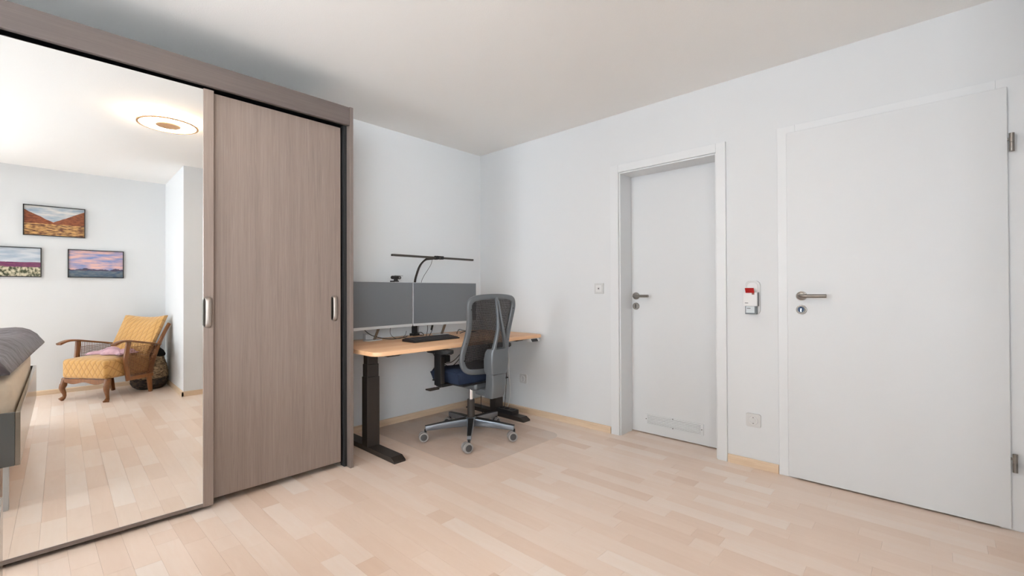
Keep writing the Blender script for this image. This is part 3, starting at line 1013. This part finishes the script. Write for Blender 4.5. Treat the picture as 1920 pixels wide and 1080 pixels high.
obj('back_frame', b, M['chair_grey'], oc, smooth=True)
b = bmesh.new()
NZ, NXn = 26, 14
rows = []
for j in range(NZ+1):
    z = 0.517+(1.030-0.517)*j/NZ
    h = None
    for k in range(len(ZB)-1):
        if ZB[k][0] <= z <= ZB[k+1][0]:
            t = (z-ZB[k][0])/(ZB[k+1][0]-ZB[k][0])
            h = ZB[k][2]*(1-t)+ZB[k+1][2]*t
    h = 0.12 if h is None else h
    rows.append([b.verts.new((BX-h+2*h*i/NXn, yb(z, -h+2*h*i/NXn)+0.006, z)) for i in range(NXn+1)])
for j in range(NZ):
    for i in range(NXn):
        b.faces.new((rows[j][i], rows[j][i+1], rows[j+1][i+1], rows[j+1][i]))
obj('back_net', b, M['net'], oc, smooth=True)
b = bmesh.new()
for s in (-1, 1):
    pts = catmull([(BX+s*0.004, -0.288, 1.032), (BX+s*0.010, -0.302, 0.98), (BX+s*0.014, -0.316, 0.90), (BX+s*0.022, -0.326, 0.82), (BX+s*0.042, -0.326, 0.74), (BX+s*0.058, -0.318, 0.665)], 6)
    add_sweep(b, pts, rsec(0.010, 0.012, 0.005, 3), up=(0, 1, 0), scales=[0.6+0.6*i/(len(pts)-1) for i in range(len(pts))])
obj('spine_blades', b, M['chair_grey'], oc, smooth=True)
def loft(bm, secs):
    rings = []
    for (z, cx, cy, w, d, r) in secs:
        rings.append([bm.verts.new((cx+u, cy+v, z)) for u, v in rsec(w, d, r, 3)])
    m = len(rings[0])
    for A, C in zip(rings, rings[1:]):
        for k in range(m):
            bm.faces.new((A[k], A[(k+1) % m], C[(k+1) % m], C[k]))
    bm.faces.new(rings[0][::-1]); bm.faces.new(rings[-1])
b = bmesh.new()
loft(b, [(0.503, BX, -0.285, 0.072, 0.040, 0.012), (0.53, BX, -0.283, 0.078, 0.044, 0.012), (0.60, BX, -0.286, 0.083, 0.045, 0.012), (0.65, BX, -0.292, 0.080, 0.040, 0.012), (0.675, BX, -0.300, 0.074, 0.034, 0.012)])
obj('lumbar_housing', b, M['chair_grey'], oc, smooth=True)
b = bmesh.new()
loft(b, [(0.335, BX, -0.260, 0.058, 0.040, 0.012), (0.36, BX, -0.270, 0.062, 0.042, 0.012), (0.44, BX, -0.282, 0.064, 0.040, 0.012), (0.50, BX, -0.285, 0.066, 0.038, 0.012)])
add_box(b, BX-0.05, BX+0.05, -0.26, -0.12, 0.338, 0.385, bev=0.012)
add_box(b, BX-0.045, BX+0.045, -0.16, -0.06, 0.36, 0.40, bev=0.01)
obj('back_bracket', b, M['chair_grey'], oc, smooth=True)
for s in (-1, 1):
    for zz in (0.60, 0.72, 0.86, 0.95):
        h = 0.205
        b = bmesh.new()
        add_cyl(b, (BX+s*h, yb(zz, h)-0.010, zz), (BX+s*h, yb(zz, h)-0.0145, zz), 0.004, n=10)
        obj('frame_screw', b, M['black'], oc)

# ------------------------------------------------------------------ wall fittings
sw = thing('wall_switch', 'small square white wall plate with a dark centre dot beside the recessed door', 'switch', (0, -1.347, 1.095))
obj('cover_plate', B((-0.009, 0.0, -0.0405, 0.0405, -0.0405, 0.0405), bev=0.002), M['grey_pl'], sw)
obj('insert', B((-0.012, -0.009, -0.0255, 0.0255, -0.0255, 0.0255), bev=0.001), M['white_pl'], sw)
b = bmesh.new(); add_cyl(b, (-0.012, 0, 0), (-0.0135, 0, 0), 0.013, n=24)
obj('ring', b, M['grey_pl'], sw, smooth=True)
b = bmesh.new(); add_cyl(b, (-0.0135, 0.0, 0), (-0.0145, 0.0, 0), 0.0048, n=16)
obj('indicator', b, M['ink_dark'], sw)

ls = thing('light_switch', 'rounded two-gang white light switch behind the hanging white box', 'switch', (0, -2.433, 1.031))
b = bmesh.new()
add_prism(b, rrect(-0.0405, 0.0405, -0.103, 0.103, 0.026, 6), -0.010, 0.0, 'yz', bev=0.002)
obj('cover_plate', b, M['grey_pl'], ls)
for zc in (0.058, -0.046):
    b = bmesh.new()
    add_prism(b, rrect(-0.028, 0.028, zc-0.033, zc+0.033, 0.018, 5), -0.014, -0.010, 'yz', bev=0.001)
    obj('rocker', b, M['white_pl'], ls)
bx_ = thing('wall_box', 'white wall box with red open flap and a small grey display below', 'box', (0, -2.427, 1.0))
obj('body', B((-0.040, -0.014, -0.039, 0.039, -0.019, 0.064), bev=0.001), M['white_pl'], bx_)
obj('side_shell', B((-0.033, -0.0145, -0.0415, -0.0392, -0.019, 0.064)), M['ink'], bx_)
b = bmesh.new()
add_prism(b, [(-0.040, 0.062), (-0.0455, 0.061), (-0.060, 0.089), (-0.0565, 0.0905)], -0.024, 0.024, 'xz')
obj('flap', b, M['red'], bx_)
lb = obj('label_mark', B((-0.0403, -0.0399, -0.023, -0.009, 0.050, 0.061)), plain('rust_ink', rgb(150, 92, 84), 0.6), bx_)
b = bmesh.new()
for k in range(5):
    add_box(b, -0.0403, -0.0399, 0.012+k*0.0036, 0.0148+k*0.0036, -0.003, 0.002)
obj('lettering', b, M['ink'], bx_)
dsp = obj('display_unit', B((-0.034, -0.014, -0.034, 0.030, -0.068, -0.0195), bev=0.001), M['display_frame'], bx_)
obj('display', B((-0.0345, -0.0339, -0.022, 0.025, -0.060, -0.0205)), M['display'], dsp)
b = bmesh.new()
for k in range(5):
    add_box(b, -0.0348, -0.0344, 0.000+k*0.0042, 0.0032+k*0.0042, -0.036, -0.030)
obj('display_digits', b, M['ink'], dsp)

def socket(label, loc):
    t = thing('wall_socket', label, 'socket', loc)
    b = bmesh.new()
    add_prism(b, rrect(-0.0405, 0.0405, -0.0405, 0.0405, 0.010, 5), -0.010, 0.0, 'yz', bev=0.002)
    obj('cover_plate', b, M['grey_pl'], t)
    b = bmesh.new()
    add_lathe(b, [(0.0, -0.004), (0.019, -0.004), (0.0195, -0.0125), (0.0235, -0.0125), (0.0255, -0.0098)], n=32, axis='x')
    obj('outlet_cup', b, M['white_pl'], t, smooth=True)
    b = bmesh.new()
    for yy in (-0.0095, 0.0095):
        add_cyl(b, (-0.0042, yy, 0), (-0.0048, yy, 0), 0.003, n=12)
    obj('contact_holes', b, M['ink_dark'], t)
    for za in (-0.020, 0.016):
        obj('earth_clip', B((-0.0125, -0.004, -0.003, 0.003, za, za+0.004)), M['steel_dark'], t)
    return t
socket('white wall socket low between the two doors', (0, -2.431, 0.286))
socket('white wall socket below the right end of the desk', (0, -0.560, 0.300))

# ------------------------------------------------------------------ ceiling lamp (seen in the mirror)
cl = thing('ceiling_lamp', 'round warm glowing ceiling lamp seen in the mirror', 'lamp', (-2.346, -2.225, H))
LAMPW = (1.0, 0.76, 0.52, 1)
em = emit('lamp_diffuser', LAMPW, 32.0)
b = bmesh.new()
add_lathe(b, [(0.0, 0.0), (0.15, 0.0), (0.15, -0.012), (0.0, -0.012)], n=48)
obj('canopy', b, M['white_pl'], cl, smooth=True)
b = bmesh.new()
add_lathe(b, [(0.0, -0.012), (0.178, -0.012), (0.178, -0.052), (0.0, -0.052)], n=64)
obj('diffuser', b, em, cl, smooth=True)
b = bmesh.new()
add_lathe(b, [(0.179, -0.020), (0.188, -0.020), (0.188, -0.024), (0.179, -0.024), (0.179, -0.020)], n=64)
obj('rim_ring', b, M['lamp_tan'], cl, smooth=True)
b = bmesh.new()
add_lathe(b, [(0.176, -0.047), (0.190, -0.047), (0.190, -0.055), (0.176, -0.055), (0.176, -0.047)], n=64)
obj('rim_ring', b, M['lamp_tan'], cl, smooth=True)
b = bmesh.new()
add_lathe(b, [(0.0, -0.0525), (0.080, -0.0525), (0.076, -0.058), (0.0, -0.058)], n=48)
obj('centre_disc', b, M['lamp_tan'], cl, smooth=True)

# ------------------------------------------------------------------ pictures (seen in the mirror)
def pic_mat(name, horizon, skyA, skyB, hillc, hill2, groundA, groundB, seed, amp, valley=0.0, gs=(8, 26), band=0.06):
    """painted-by-noise landscape: sky bands, a ridge line, a mottled foreground; u,v run 0..1 over the print"""
    m, nt, p = newmat(name)
    L = nt.links
    tc = nt.nodes.new('ShaderNodeTexCoord')
    sep = nt.nodes.new('ShaderNodeSeparateXYZ')
    L.new(tc.outputs['Generated'], sep.inputs[0])
    U, V = sep.outputs['X'], sep.outputs['Z']
    def math_(op, a, b=None):
        n = nt.nodes.new('ShaderNodeMath'); n.operation = op
        for i, q in enumerate((a, b)):
            if q is None: continue
            if isinstance(q, (int, float)): n.inputs[i].default_value = q
            else: L.new(q, n.inputs[i])
        return n.outputs[0]
    def noise(su, sv, off, det=4):
        cb = nt.nodes.new('ShaderNodeCombineXYZ')
        L.new(math_('MULTIPLY', U, su), cb.inputs[0]); L.new(math_('MULTIPLY', V, sv), cb.inputs[1])
        cb.inputs[2].default_value = seed+off
        n = nt.nodes.new('ShaderNodeTexNoise'); n.inputs['Scale'].default_value = 1; n.inputs['Detail'].default_value = det
        L.new(cb.outputs[0], n.inputs['Vector'])
        return n.outputs['Fac']
    def ramp(f, a, b, lo=0.35, hi=0.65):
        r = nt.nodes.new('ShaderNodeValToRGB')
        r.color_ramp.elements[0].position = lo; r.color_ramp.elements[0].color = a
        r.color_ramp.elements[1].position = hi; r.color_ramp.elements[1].color = b
        L.new(f, r.inputs[0]); return r.outputs[0]
    def mix(f, a, b):
        n = nt.nodes.new('ShaderNodeMix'); n.data_type = 'RGBA'
        L.new(f, n.inputs['Factor']); L.new(a, n.inputs['A']); L.new(b, n.inputs['B'])
        return n.outputs['Result']
    sky = ramp(noise(3, 9, 1), skyA, skyB)
    ridge = math_('ADD', horizon, math_('MULTIPLY', math_('SUBTRACT', noise(5, 0, 2, 5), 0.5), amp))
    if valley:
        uu = math_('ABSOLUTE', math_('SUBTRACT', U, 0.47))
        ridge = math_('ADD', ridge, math_('MULTIPLY', uu, valley))
    hill = ramp(noise(14, 22, 3), hillc, hill2)
    gr = ramp(noise(gs[0], gs[1], 4, 6), groundA, groundB, 0.4, 0.62)
    hz2 = math_('ADD', horizon-band, math_('MULTIPLY', math_('SUBTRACT', noise(9, 0, 5), 0.5), 0.1))
    c = mix(math_('LESS_THAN', V, ridge), sky, hill)
    c = mix(math_('LESS_THAN', V, hz2), c, gr)
    L.new(c, p.inputs['Base Color'])
    p.inputs['Roughness'].default_value = 0.25
    return m
pics = [
    (-3.201, -2.732, 1.682, 2.002, 'framed red rock valley landscape, uppermost of the pictures in the mirror',
     pic_mat('print_valley', 0.46, rgb(150, 168, 186), rgb(226, 222, 216), rgb(112, 56, 36), rgb(156, 88, 54), rgb(96, 58, 44), rgb(222, 170, 106), 3, 0.10, 0.85, (9, 22))),
    (-2.870, -2.407, 1.246, 1.554, 'framed pink sunset over dark rocks, lower right picture in the mirror',
     pic_mat('print_sunset', 0.30, rgb(124, 146, 196), rgb(232, 186, 176), rgb(58, 66, 96), rgb(96, 80, 92), rgb(70, 92, 116), rgb(112, 122, 130), 11, 0.30)),
    (-3.535, -3.066, 1.244, 1.554, 'framed purple mesa with trees, lower left picture cut by the mirror edge',
     pic_mat('print_mesa', 0.50, rgb(168, 182, 198), rgb(206, 210, 216), rgb(104, 52, 92), rgb(128, 70, 96), rgb(66, 72, 52), rgb(214, 204, 176), 23, 0.05, 0.0, (22, 9), 0.17)),
]
for (xa, xb, za, zb, lab, pm) in pics:
    t = thing('picture', lab, 'picture', ((xa+xb)/2, YF, (za+zb)/2), 0, 'framed landscape pictures')
    hx, hz, f = (xb-xa)/2, (zb-za)/2, 0.008
    b = B((-hx, hx, 0.0, 0.022, hz-f, hz), (-hx, hx, 0.0, 0.022, -hz, -hz+f), (-hx, -hx+f, 0.0, 0.022, -hz+f, hz-f), (hx-f, hx, 0.0, 0.022, -hz+f, hz-f))
    obj('picture_frame', b, M['frame_black'], t)
    obj('print', B((-hx+f, hx-f, 0.002, 0.010, -hz+f, hz-f)), pm, t)

# ------------------------------------------------------------------ armchair (seen in the mirror)
def mat_quilt():
    m, nt, p = newmat('mustard_quilt')
    tc = nt.nodes.new('ShaderNodeTexCoord')
    sep = nt.nodes.new('ShaderNodeSeparateXYZ')
    nt.links.new(tc.outputs['Object'], sep.inputs[0])
    def math_(op, a, b=None):
        n = nt.nodes.new('ShaderNodeMath'); n.operation = op
        for i, q in enumerate((a, b)):
            if q is None: continue
            if isinstance(q, (int, float)): n.inputs[i].default_value = q
            else: nt.links.new(q, n.inputs[i])
        return n.outputs[0]
    h = math_('ADD', sep.outputs['X'], math_('MULTIPLY', sep.outputs['Y'], 0.8))
    v = math_('ADD', sep.outputs['Z'], math_('MULTIPLY', sep.outputs['Y'], 0.5))
    k = 24.0
    a = math_('ABSOLUTE', math_('SINE', math_('MULTIPLY', math_('ADD', math_('MULTIPLY', h, 1.5), v), k*1.4)))
    c = math_('ABSOLUTE', math_('SINE', math_('MULTIPLY', math_('SUBTRACT', math_('MULTIPLY', h, 1.5), v), k*1.4)))
    q = math_('MINIMUM', a, c)
    cr = nt.nodes.new('ShaderNodeValToRGB')
    cr.color_ramp.elements[0].position = 0.0; cr.color_ramp.elements[0].color = rgb(172, 124, 64)
    cr.color_ramp.elements[1].position = 0.35; cr.color_ramp.elements[1].color = rgb(204, 157, 92)
    nt.links.new(q, cr.inputs[0])
    nt.links.new(cr.outputs[0], p.inputs['Base Color'])
    bp = nt.nodes.new('ShaderNodeBump'); bp.inputs['Strength'].default_value = 0.5; bp.inputs['Distance'].default_value = 0.006
    nt.links.new(q, bp.inputs['Height'])
    nt.links.new(bp.outputs[0], p.inputs['Normal'])
    p.inputs['Roughness'].default_value = 0.8
    p.inputs['Sheen Weight'].default_value = 0.3
    return m
M['quilt'] = mat_quilt()
ac = thing('armchair', 'vintage mustard quilted armchair with walnut arms and cane sides, seen in the mirror', 'armchair', (-2.56, -4.285, 0), math.radians(53.13))
def puffy(x0, x1, y0, y1, z0, z1, bev, crown=0.0, N=10):
    bm = bmesh.new()
    add_box(bm, x0, x1, y0, y1, z0, z1, bev=bev, seg=4)
    bmesh.ops.subdivide_edges(bm, edges=[e for e in bm.edges if e.calc_length() > 0.1], cuts=N, use_grid_fill=True)
    for v in bm.verts:
        if v.co.z > z1-0.002:
            u = (v.co.x-(x0+x1)/2)/((x1-x0)/2); w = (v.co.y-(y0+y1)/2)/((y1-y0)/2)
            v.co.z += crown*(1-u*u)*(1-w*w)
    return bm
obj('seat', puffy(-0.256, 0.256, -0.225, 0.255, 0.222, 0.412, 0.03, 0.03), M['quilt'], ac, smooth=True, sharp=60)
ap = bmesh.new()
poly = [(-0.265, 0.22), (-0.265, 0.165)]
for i in range(1, 30):
    xx = -0.265+0.53*i/30
    poly.append((xx, 0.178+0.010*math.cos(xx*2*PI/0.265)))
poly += [(0.265, 0.165), (0.265, 0.22)]
add_prism(ap, poly, 0.225, 0.248, 'xz')
obj('front_apron', ap, M['walnut'], ac)
for s in (-1, 1):
    b = bmesh.new()
    pts = catmull([(s*0.245, 0.222, 0.222), (s*0.252, 0.235, 0.165), (s*0.258, 0.245, 0.12), (s*0.250, 0.232, 0.07), (s*0.252, 0.230, 0.035), (s*0.262, 0.248, 0.012), (s*0.266, 0.256, 0.004)], 5)
    n = len(pts)
    sc = []
    for i in range(n):
        t = i/(n-1)
        sc.append(1.15 if t < 0.2 else (1.25-0.9*(t-0.2)/0.5 if t < 0.7 else 0.75+0.35*(t-0.7)/0.3))
    sc = [max(0.62, q) for q in sc]
    add_sweep(b, pts, circ(0.024, 12), scales=sc, up=(0, 1, 0))
    obj('front_leg', b, M['walnut'], ac, smooth=True)
    # back post runs on into the raked rear leg
    b = bmesh.new()
    pts = catmull([(s*0.235, -0.240, 0.0), (s*0.240, -0.225, 0.10), (s*0.245, -0.215, 0.20), (s*0.262, -0.235, 0.33), (s*0.270, -0.290, 0.48), (s*0.270, -0.365, 0.62), (s*0.268, -0.435, 0.728)], 6)
    add_sweep(b, pts, rsec(0.013, 0.020, 0.006, 2), up=(0, 1, 0.3), scales=[0.85+0.35*math.sin(PI*min(1, i/(len(pts)-1)*1.3)) for i in range(len(pts))])
    obj('back_post', b, M['walnut'], ac, smooth=True)
    b = bmesh.new()
    pts = catmull([(s*0.278, 0.045, 0.175), (s*0.282, 0.060, 0.26), (s*0.290, 0.085, 0.38), (s*0.296, 0.075, 0.48), (s*0.302, 0.065, 0.572)], 6)
    add_sweep(b, pts, rsec(0.012, 0.022, 0.006, 2), up=(0, 1, 0))
    obj('arm_post', b, M['walnut'], ac, smooth=True)
    b = bmesh.new()
    pts = catmull([(s*0.275, -0.31, 0.508), (s*0.295, -0.18, 0.535), (s*0.308, -0.04, 0.562), (s*0.315, 0.08, 0.585), (s*0.318, 0.16, 0.586), (s*0.320, 0.232, 0.560)], 6)
    add_sweep(b, pts, rsec(0.028, 0.010, 0.007, 3), up=(0, 0, 1), scales=[0.75+0.35*i/(len(pts)-1) for i in range(len(pts))])
    obj('armrest', b, M['walnut'], ac, smooth=True)
    obj('side_rail', B((min(s*0.262, s*0.288), max(s*0.262, s*0.288), -0.225, 0.06, 0.172, 0.212), bev=0.004), M['walnut'], ac)
    # woven cane panel: crossing flat strands
    b = bmesh.new()
    xs = s*0.280
    nv, nh = 20, 20
    for i in range(nv):
        y = -0.225+0.285*(i+0.5)/nv
        ytop = -0.265+0.335*(i+0.5)/nv
        add_sweep(b, [Vector((xs, y, 0.208)), Vector((xs+s*0.014, ytop, 0.515+0.055*(i+0.5)/nv))], rsec(0.0026, 0.001, 0.0008, 1), up=(1, 0, 0))
    for i in range(nh):
        z = 0.212+0.310*(i+0.5)/nh
        sh = (z-0.21)/0.31
        add_sweep(b, [Vector((xs+s*(0.002+0.012*sh), -0.230-0.04*sh, z)), Vector((xs+s*(0.002+0.012*sh), 0.055+0.018*sh, z))], rsec(0.0026, 0.001, 0.0008, 1), up=(1, 0, 0))
    obj('cane_panel', b, M['cane'], ac)
# back cushion, raked
b = bmesh.new()
NXc, NZc = 14, 14
def backpt(u, t, front):
    hw = 0.252-0.012*(1-t)
    x = u*hw
    z = 0.38+t*0.43
    y = -0.205-0.52*(z-0.36)
    z += 0.022*(u*u-0.5)*max(0, t-0.6)/0.4
    th = 0.105*(1-0.55*max(abs(u), abs(2*t-1))**4)
    y += (th*0.6 if front else -th*0.4) + 0.02*u*u*(1 if front else 1)
    return Vector((x, y, z))
Fg = [[b.verts.new(backpt(-1+2*i/NXc, j/NZc, True)) for i in range(NXc+1)] for j in range(NZc+1)]
Bg = [[b.verts.new(backpt(-1+2*i/NXc, j/NZc, False)) for i in range(NXc+1)] for j in range(NZc+1)]
for j in range(NZc):
    for i in range(NXc):
        b.faces.new((Fg[j][i], Fg[j][i+1], Fg[j+1][i+1], Fg[j+1][i]))
        b.faces.new((Bg[j][i], Bg[j+1][i], Bg[j+1][i+1], Bg[j][i+1]))
for k in range(NXc):
    b.faces.new((Fg[0][k], Bg[0][k], Bg[0][k+1], Fg[0][k+1])); b.faces.new((Fg[-1][k], Fg[-1][k+1], Bg[-1][k+1], Bg[-1][k]))
for k in range(NZc):
    b.faces.new((Fg[k][0], Fg[k+1][0], Bg[k+1][0], Bg[k][0])); b.faces.new((Fg[k][-1], Bg[k][-1], Bg[k+1][-1], Fg[k+1][-1]))
obj('backrest', b, M['quilt'], ac, smooth=True, sharp=70)

# crumpled pink cloth on the seat
b = bmesh.new()
NN = 26
cg = []
rr = random.Random(4)
ph = [(rr.uniform(8, 26), rr.uniform(-20, 20), rr.uniform(0, 6)) for _ in range(7)]
for j in range(NN+1):
    rowv = []
    for i in range(NN+1):
        u, v = -1+2*i/NN, -1+2*j/NN
        x = u*0.21+0.02*math.sin(9*v); y = v*0.12+0.02*math.sin(7*u+1)
        z = sum(math.sin(a*x+c*y+p0) for a, c, p0 in ph)*0.006
        fall = max(0, 1-max(abs(u), abs(v))**3)
        rowv.append(b.verts.new((x, y, 0.008+0.030*fall+abs(z)*fall)))
    cg.append(rowv)
for j in range(NN):
    for i in range(NN):
        b.faces.new((cg[j][i], cg[j][i+1], cg[j+1][i+1], cg[j+1][i]))
co = obj('folded_cloth', b, M['pink'], smooth=True)
md = co.modifiers.new('thickness', 'SOLIDIFY'); md.thickness = 0.006; md.offset = 1
rz = math.radians(53.13)
co.location = Vector((-2.56, -4.285, 0.432)) + Matrix.Rotation(rz, 3, 'Z') @ Vector((0.02, -0.03, 0))
co.rotation_euler = (0, 0, rz)
tag(co, 'crumpled pink cloth lying on the mustard armchair seat', 'cloth')

# ------------------------------------------------------------------ woven basket bag
def mat_weave():
    m, nt, p = newmat('woven_seagrass')
    tc = nt.nodes.new('ShaderNodeTexCoord')
    sep = nt.nodes.new('ShaderNodeSeparateXYZ')
    nt.links.new(tc.outputs['Object'], sep.inputs[0])
    w = nt.nodes.new('ShaderNodeTexNoise'); w.inputs['Scale'].default_value = 1; w.inputs['Detail'].default_value = 4
    mp = nt.nodes.new('ShaderNodeMapping'); mp.inputs['Scale'].default_value = (28, 28, 110)
    nt.links.new(tc.outputs['Object'], mp.inputs[0]); nt.links.new(mp.outputs[0], w.inputs['Vector'])
    cr = nt.nodes.new('ShaderNodeValToRGB')
    cr.color_ramp.elements[0].position = 0.4; cr.color_ramp.elements[0].color = rgb(84, 66, 50)
    cr.color_ramp.elements[1].position = 0.62; cr.color_ramp.elements[1].color = rgb(176, 150, 118)
    nt.links.new(w.outputs['Fac'], cr.inputs[0])
    # the lower third is woven from near-black fibre, as the rim is
    st = nt.nodes.new('ShaderNodeMath'); st.operation = 'LESS_THAN'; st.inputs[1].default_value = 0.125
    nt.links.new(sep.outputs['Z'], st.inputs[0])
    mx = nt.nodes.new('ShaderNodeMix'); mx.data_type = 'RGBA'
    nt.links.new(st.outputs[0], mx.inputs['Factor'])
    nt.links.new(cr.outputs[0], mx.inputs['A'])
    cr2 = nt.nodes.new('ShaderNodeValToRGB')
    cr2.color_ramp.elements[0].position = 0.45; cr2.color_ramp.elements[0].color = rgb(28, 24, 24)
    cr2.color_ramp.elements[1].position = 0.75; cr2.color_ramp.elements[1].color = rgb(110, 92, 74)
    nt.links.new(w.outputs['Fac'], cr2.inputs[0])
    nt.links.new(cr2.outputs[0], mx.inputs['B'])
    nt.links.new(mx.outputs['Result'], p.inputs['Base Color'])
    p.inputs['Roughness'].default_value = 0.85
    bp = nt.nodes.new('ShaderNodeBump'); bp.inputs['Strength'].default_value = 0.7; bp.inputs['Distance'].default_value = 0.006
    nt.links.new(w.outputs['Fac'], bp.inputs['Height']); nt.links.new(bp.outputs[0], p.inputs['Normal'])
    return m
bk = thing('basket', 'round woven seagrass basket with black rim behind the armchair', 'basket', (-2.205, -4.525, 0))
b = bmesh.new()
prof = []
for i in range(19):
    z = 0.36*i/18
    r = 0.195*(1-0.28*(max(0, z-0.16)/0.2)**1.5) - 0.055*max(0, 1-z/0.07)**2
    prof.append((r+0.004*(i % 2), z))
add_lathe(b, [(0.0, 0.0)]+prof, n=40)
for v in b.verts:
    v.co.x *= 0.87
    v.co.y *= 1.1
obj('body', b, mat_weave(), bk, smooth=True)
b = bmesh.new()
add_lathe(b, [(0.141, 0.352), (0.148, 0.37), (0.128, 0.41), (0.085, 0.445), (0.03, 0.465), (0.0, 0.468)], n=32)
for v in b.verts:
    v.co.z += 0.02*math.sin(3*math.atan2(v.co.y, v.co.x))*(v.co.z-0.35)/0.1
obj('rim', b, plain('black_fibre', rgb(22, 20, 20), 0.9, bump=0.6, bscale=90), bk, smooth=True)
b = bmesh.new()
add_sweep(b, catmull([(-0.05, -0.03, 0.43), (-0.03, -0.03, 0.485), (0.02, -0.02, 0.495), (0.05, 0.0, 0.435)], 6), circ(0.008, 8))
obj('strap', b, M['black_soft'], bk, smooth=True)

# ------------------------------------------------------------------ bed, mattress, duvet (seen in the mirror)
BX0, BX1, BY0, BY1 = -4.86, -3.062, -3.34, -1.27
bd = thing('bed', 'low bed frame with glossy taupe side board and dark end board, at the mirror edge', 'bed', ((BX0+BX1)/2, (BY0+BY1)/2, 0))
obj('end_board', B((BX0, BX1-0.019, BY1-0.02, BY1, 0.222, 0.485), bev=0.002), M['bed_dark'], bd, True)
obj('end_board', B((BX0, BX1-0.019, BY0, BY0+0.02, 0.222, 0.485), bev=0.002), M['bed_dark'], bd, True)
obj('side_board', B((BX1-0.018, BX1, BY0, BY1, 0.222, 0.485), bev=0.002), M['bed_gloss'], bd, True)
obj('side_board', B((BX0-0.019, BX0-0.001, BY0, BY1, 0.222, 0.485), bev=0.002), M['bed_gloss'], bd, True)
for xx in (BX0+0.02, BX1-0.06):
    for yy in (BY0+0.03, BY1-0.07):
        lg = bmesh.new()
        add_box(lg, xx, xx+0.02, yy, yy+0.045, 0.0, 0.23, bev=0.002)
        add_box(lg, xx-0.09, xx+0.02, yy+0.01, yy+0.035, 0.0, 0.03, bev=0.002)
        obj('leg', lg, M['silver_pl'], bd, True)
obj('slat_base', B((BX0+0.005, BX1-0.022, BY0+0.025, BY1-0.025, 0.30, 0.33)), M['shelf'], bd, True)
def pillowy(x0, x1, y0, y1, z0, z1, bev, seed, amp, N=16):
    bm = bmesh.new()
    add_box(bm, x0, x1, y0, y1, z0, z1, bev=bev, seg=5)
    bmesh.ops.subdivide_edges(bm, edges=[e for e in bm.edges if e.calc_length() > 0.15], cuts=N, use_grid_fill=True)
    r = random.Random(seed)
    ph = [(r.uniform(3, 16), r.uniform(3, 16), r.uniform(0, 6)) for _ in range(8)]
    for v in bm.verts:
        n = sum(math.sin(a*v.co.x+c*v.co.y+p0) for a, c, p0 in ph)/4
        if v.co.z > (z0+z1)/2:
            v.co.z += amp*n
    return bm
mt = obj('mattress', pillowy(BX0+0.02, BX1-0.030, BY0+0.035, BY1-0.035, 0.331, 0.655, 0.07, 1, 0.004), M['cream'], smooth=True, sharp=70)
tag(mt, 'cream mattress bulging above the bed boards in the mirror', 'mattress')
# duvet: a thick draped sheet over the mattress with a rolled, drooping edge
b = bmesh.new()
NXd, NYd = 46, 56
r = random.Random(9)
ph = [(r.uniform(4, 18), r.uniform(3, 12), r.uniform(0, 6)) for _ in range(9)]
def duv(u, v):
    y = BY0+0.02 + v*(BY1-0.03-(BY0+0.02))
    xe = -3.015 - 0.085*min(1, (y-BY0)/2.0)      # hangs out furthest at the far corner
    x = BX0+0.05 + u*(xe-(BX0+0.05))
    w = sum(math.sin(a*x+c*y+p0) for a, c, p0 in ph)/9
    e = min(1.0, (1-u)/0.09)                    # droop towards the mirror-side edge
    ev = min(1.0, (1-v)/0.06, (v+0.02)/0.06)
    thick = 0.035+0.085*math.sqrt(max(0, 1-(1-e)**2))*math.sqrt(max(0, 1-(1-ev)**2))
    z = 0.672 + thick + 0.028*w*e + 0.02*math.sin(5*y+2*x)*e
    return Vector((x, y, z)), thick
Tg, Ug = [], []
for j in range(NYd+1):
    ta, ua_ = [], []
    for i in range(NXd+1):
        q, th = duv(i/NXd, j/NYd)
        u = i/NXd
        drop = 0.05*max(0, u-0.95)/0.05
        ta.append(b.verts.new(q-Vector((0, 0, drop*0.6))))
        ua_.append(b.verts.new(Vector((q.x, q.y, 0.668-drop*0.0+0.0))))
    Tg.append(ta); Ug.append(ua_)
for j in range(NYd):
    for i in range(NXd):
        b.faces.new((Tg[j][i], Tg[j][i+1], Tg[j+1][i+1], Tg[j+1][i]))
        b.faces.new((Ug[j][i], Ug[j+1][i], Ug[j+1][i+1], Ug[j][i+1]))
for A, C in ((Tg[0], Ug[0]), (Tg[-1], Ug[-1]), ([q[0] for q in Tg], [q[0] for q in Ug]), ([q[-1] for q in Tg], [q[-1] for q in Ug])):
    for k in range(len(A)-1):
        b.faces.new((A[k], C[k], C[k+1], A[k+1]))
tag(obj('duvet', b, M['mauve'], smooth=True, sharp=75), 'mauve-grey satin duvet on the bed at the mirror edge', 'duvet')
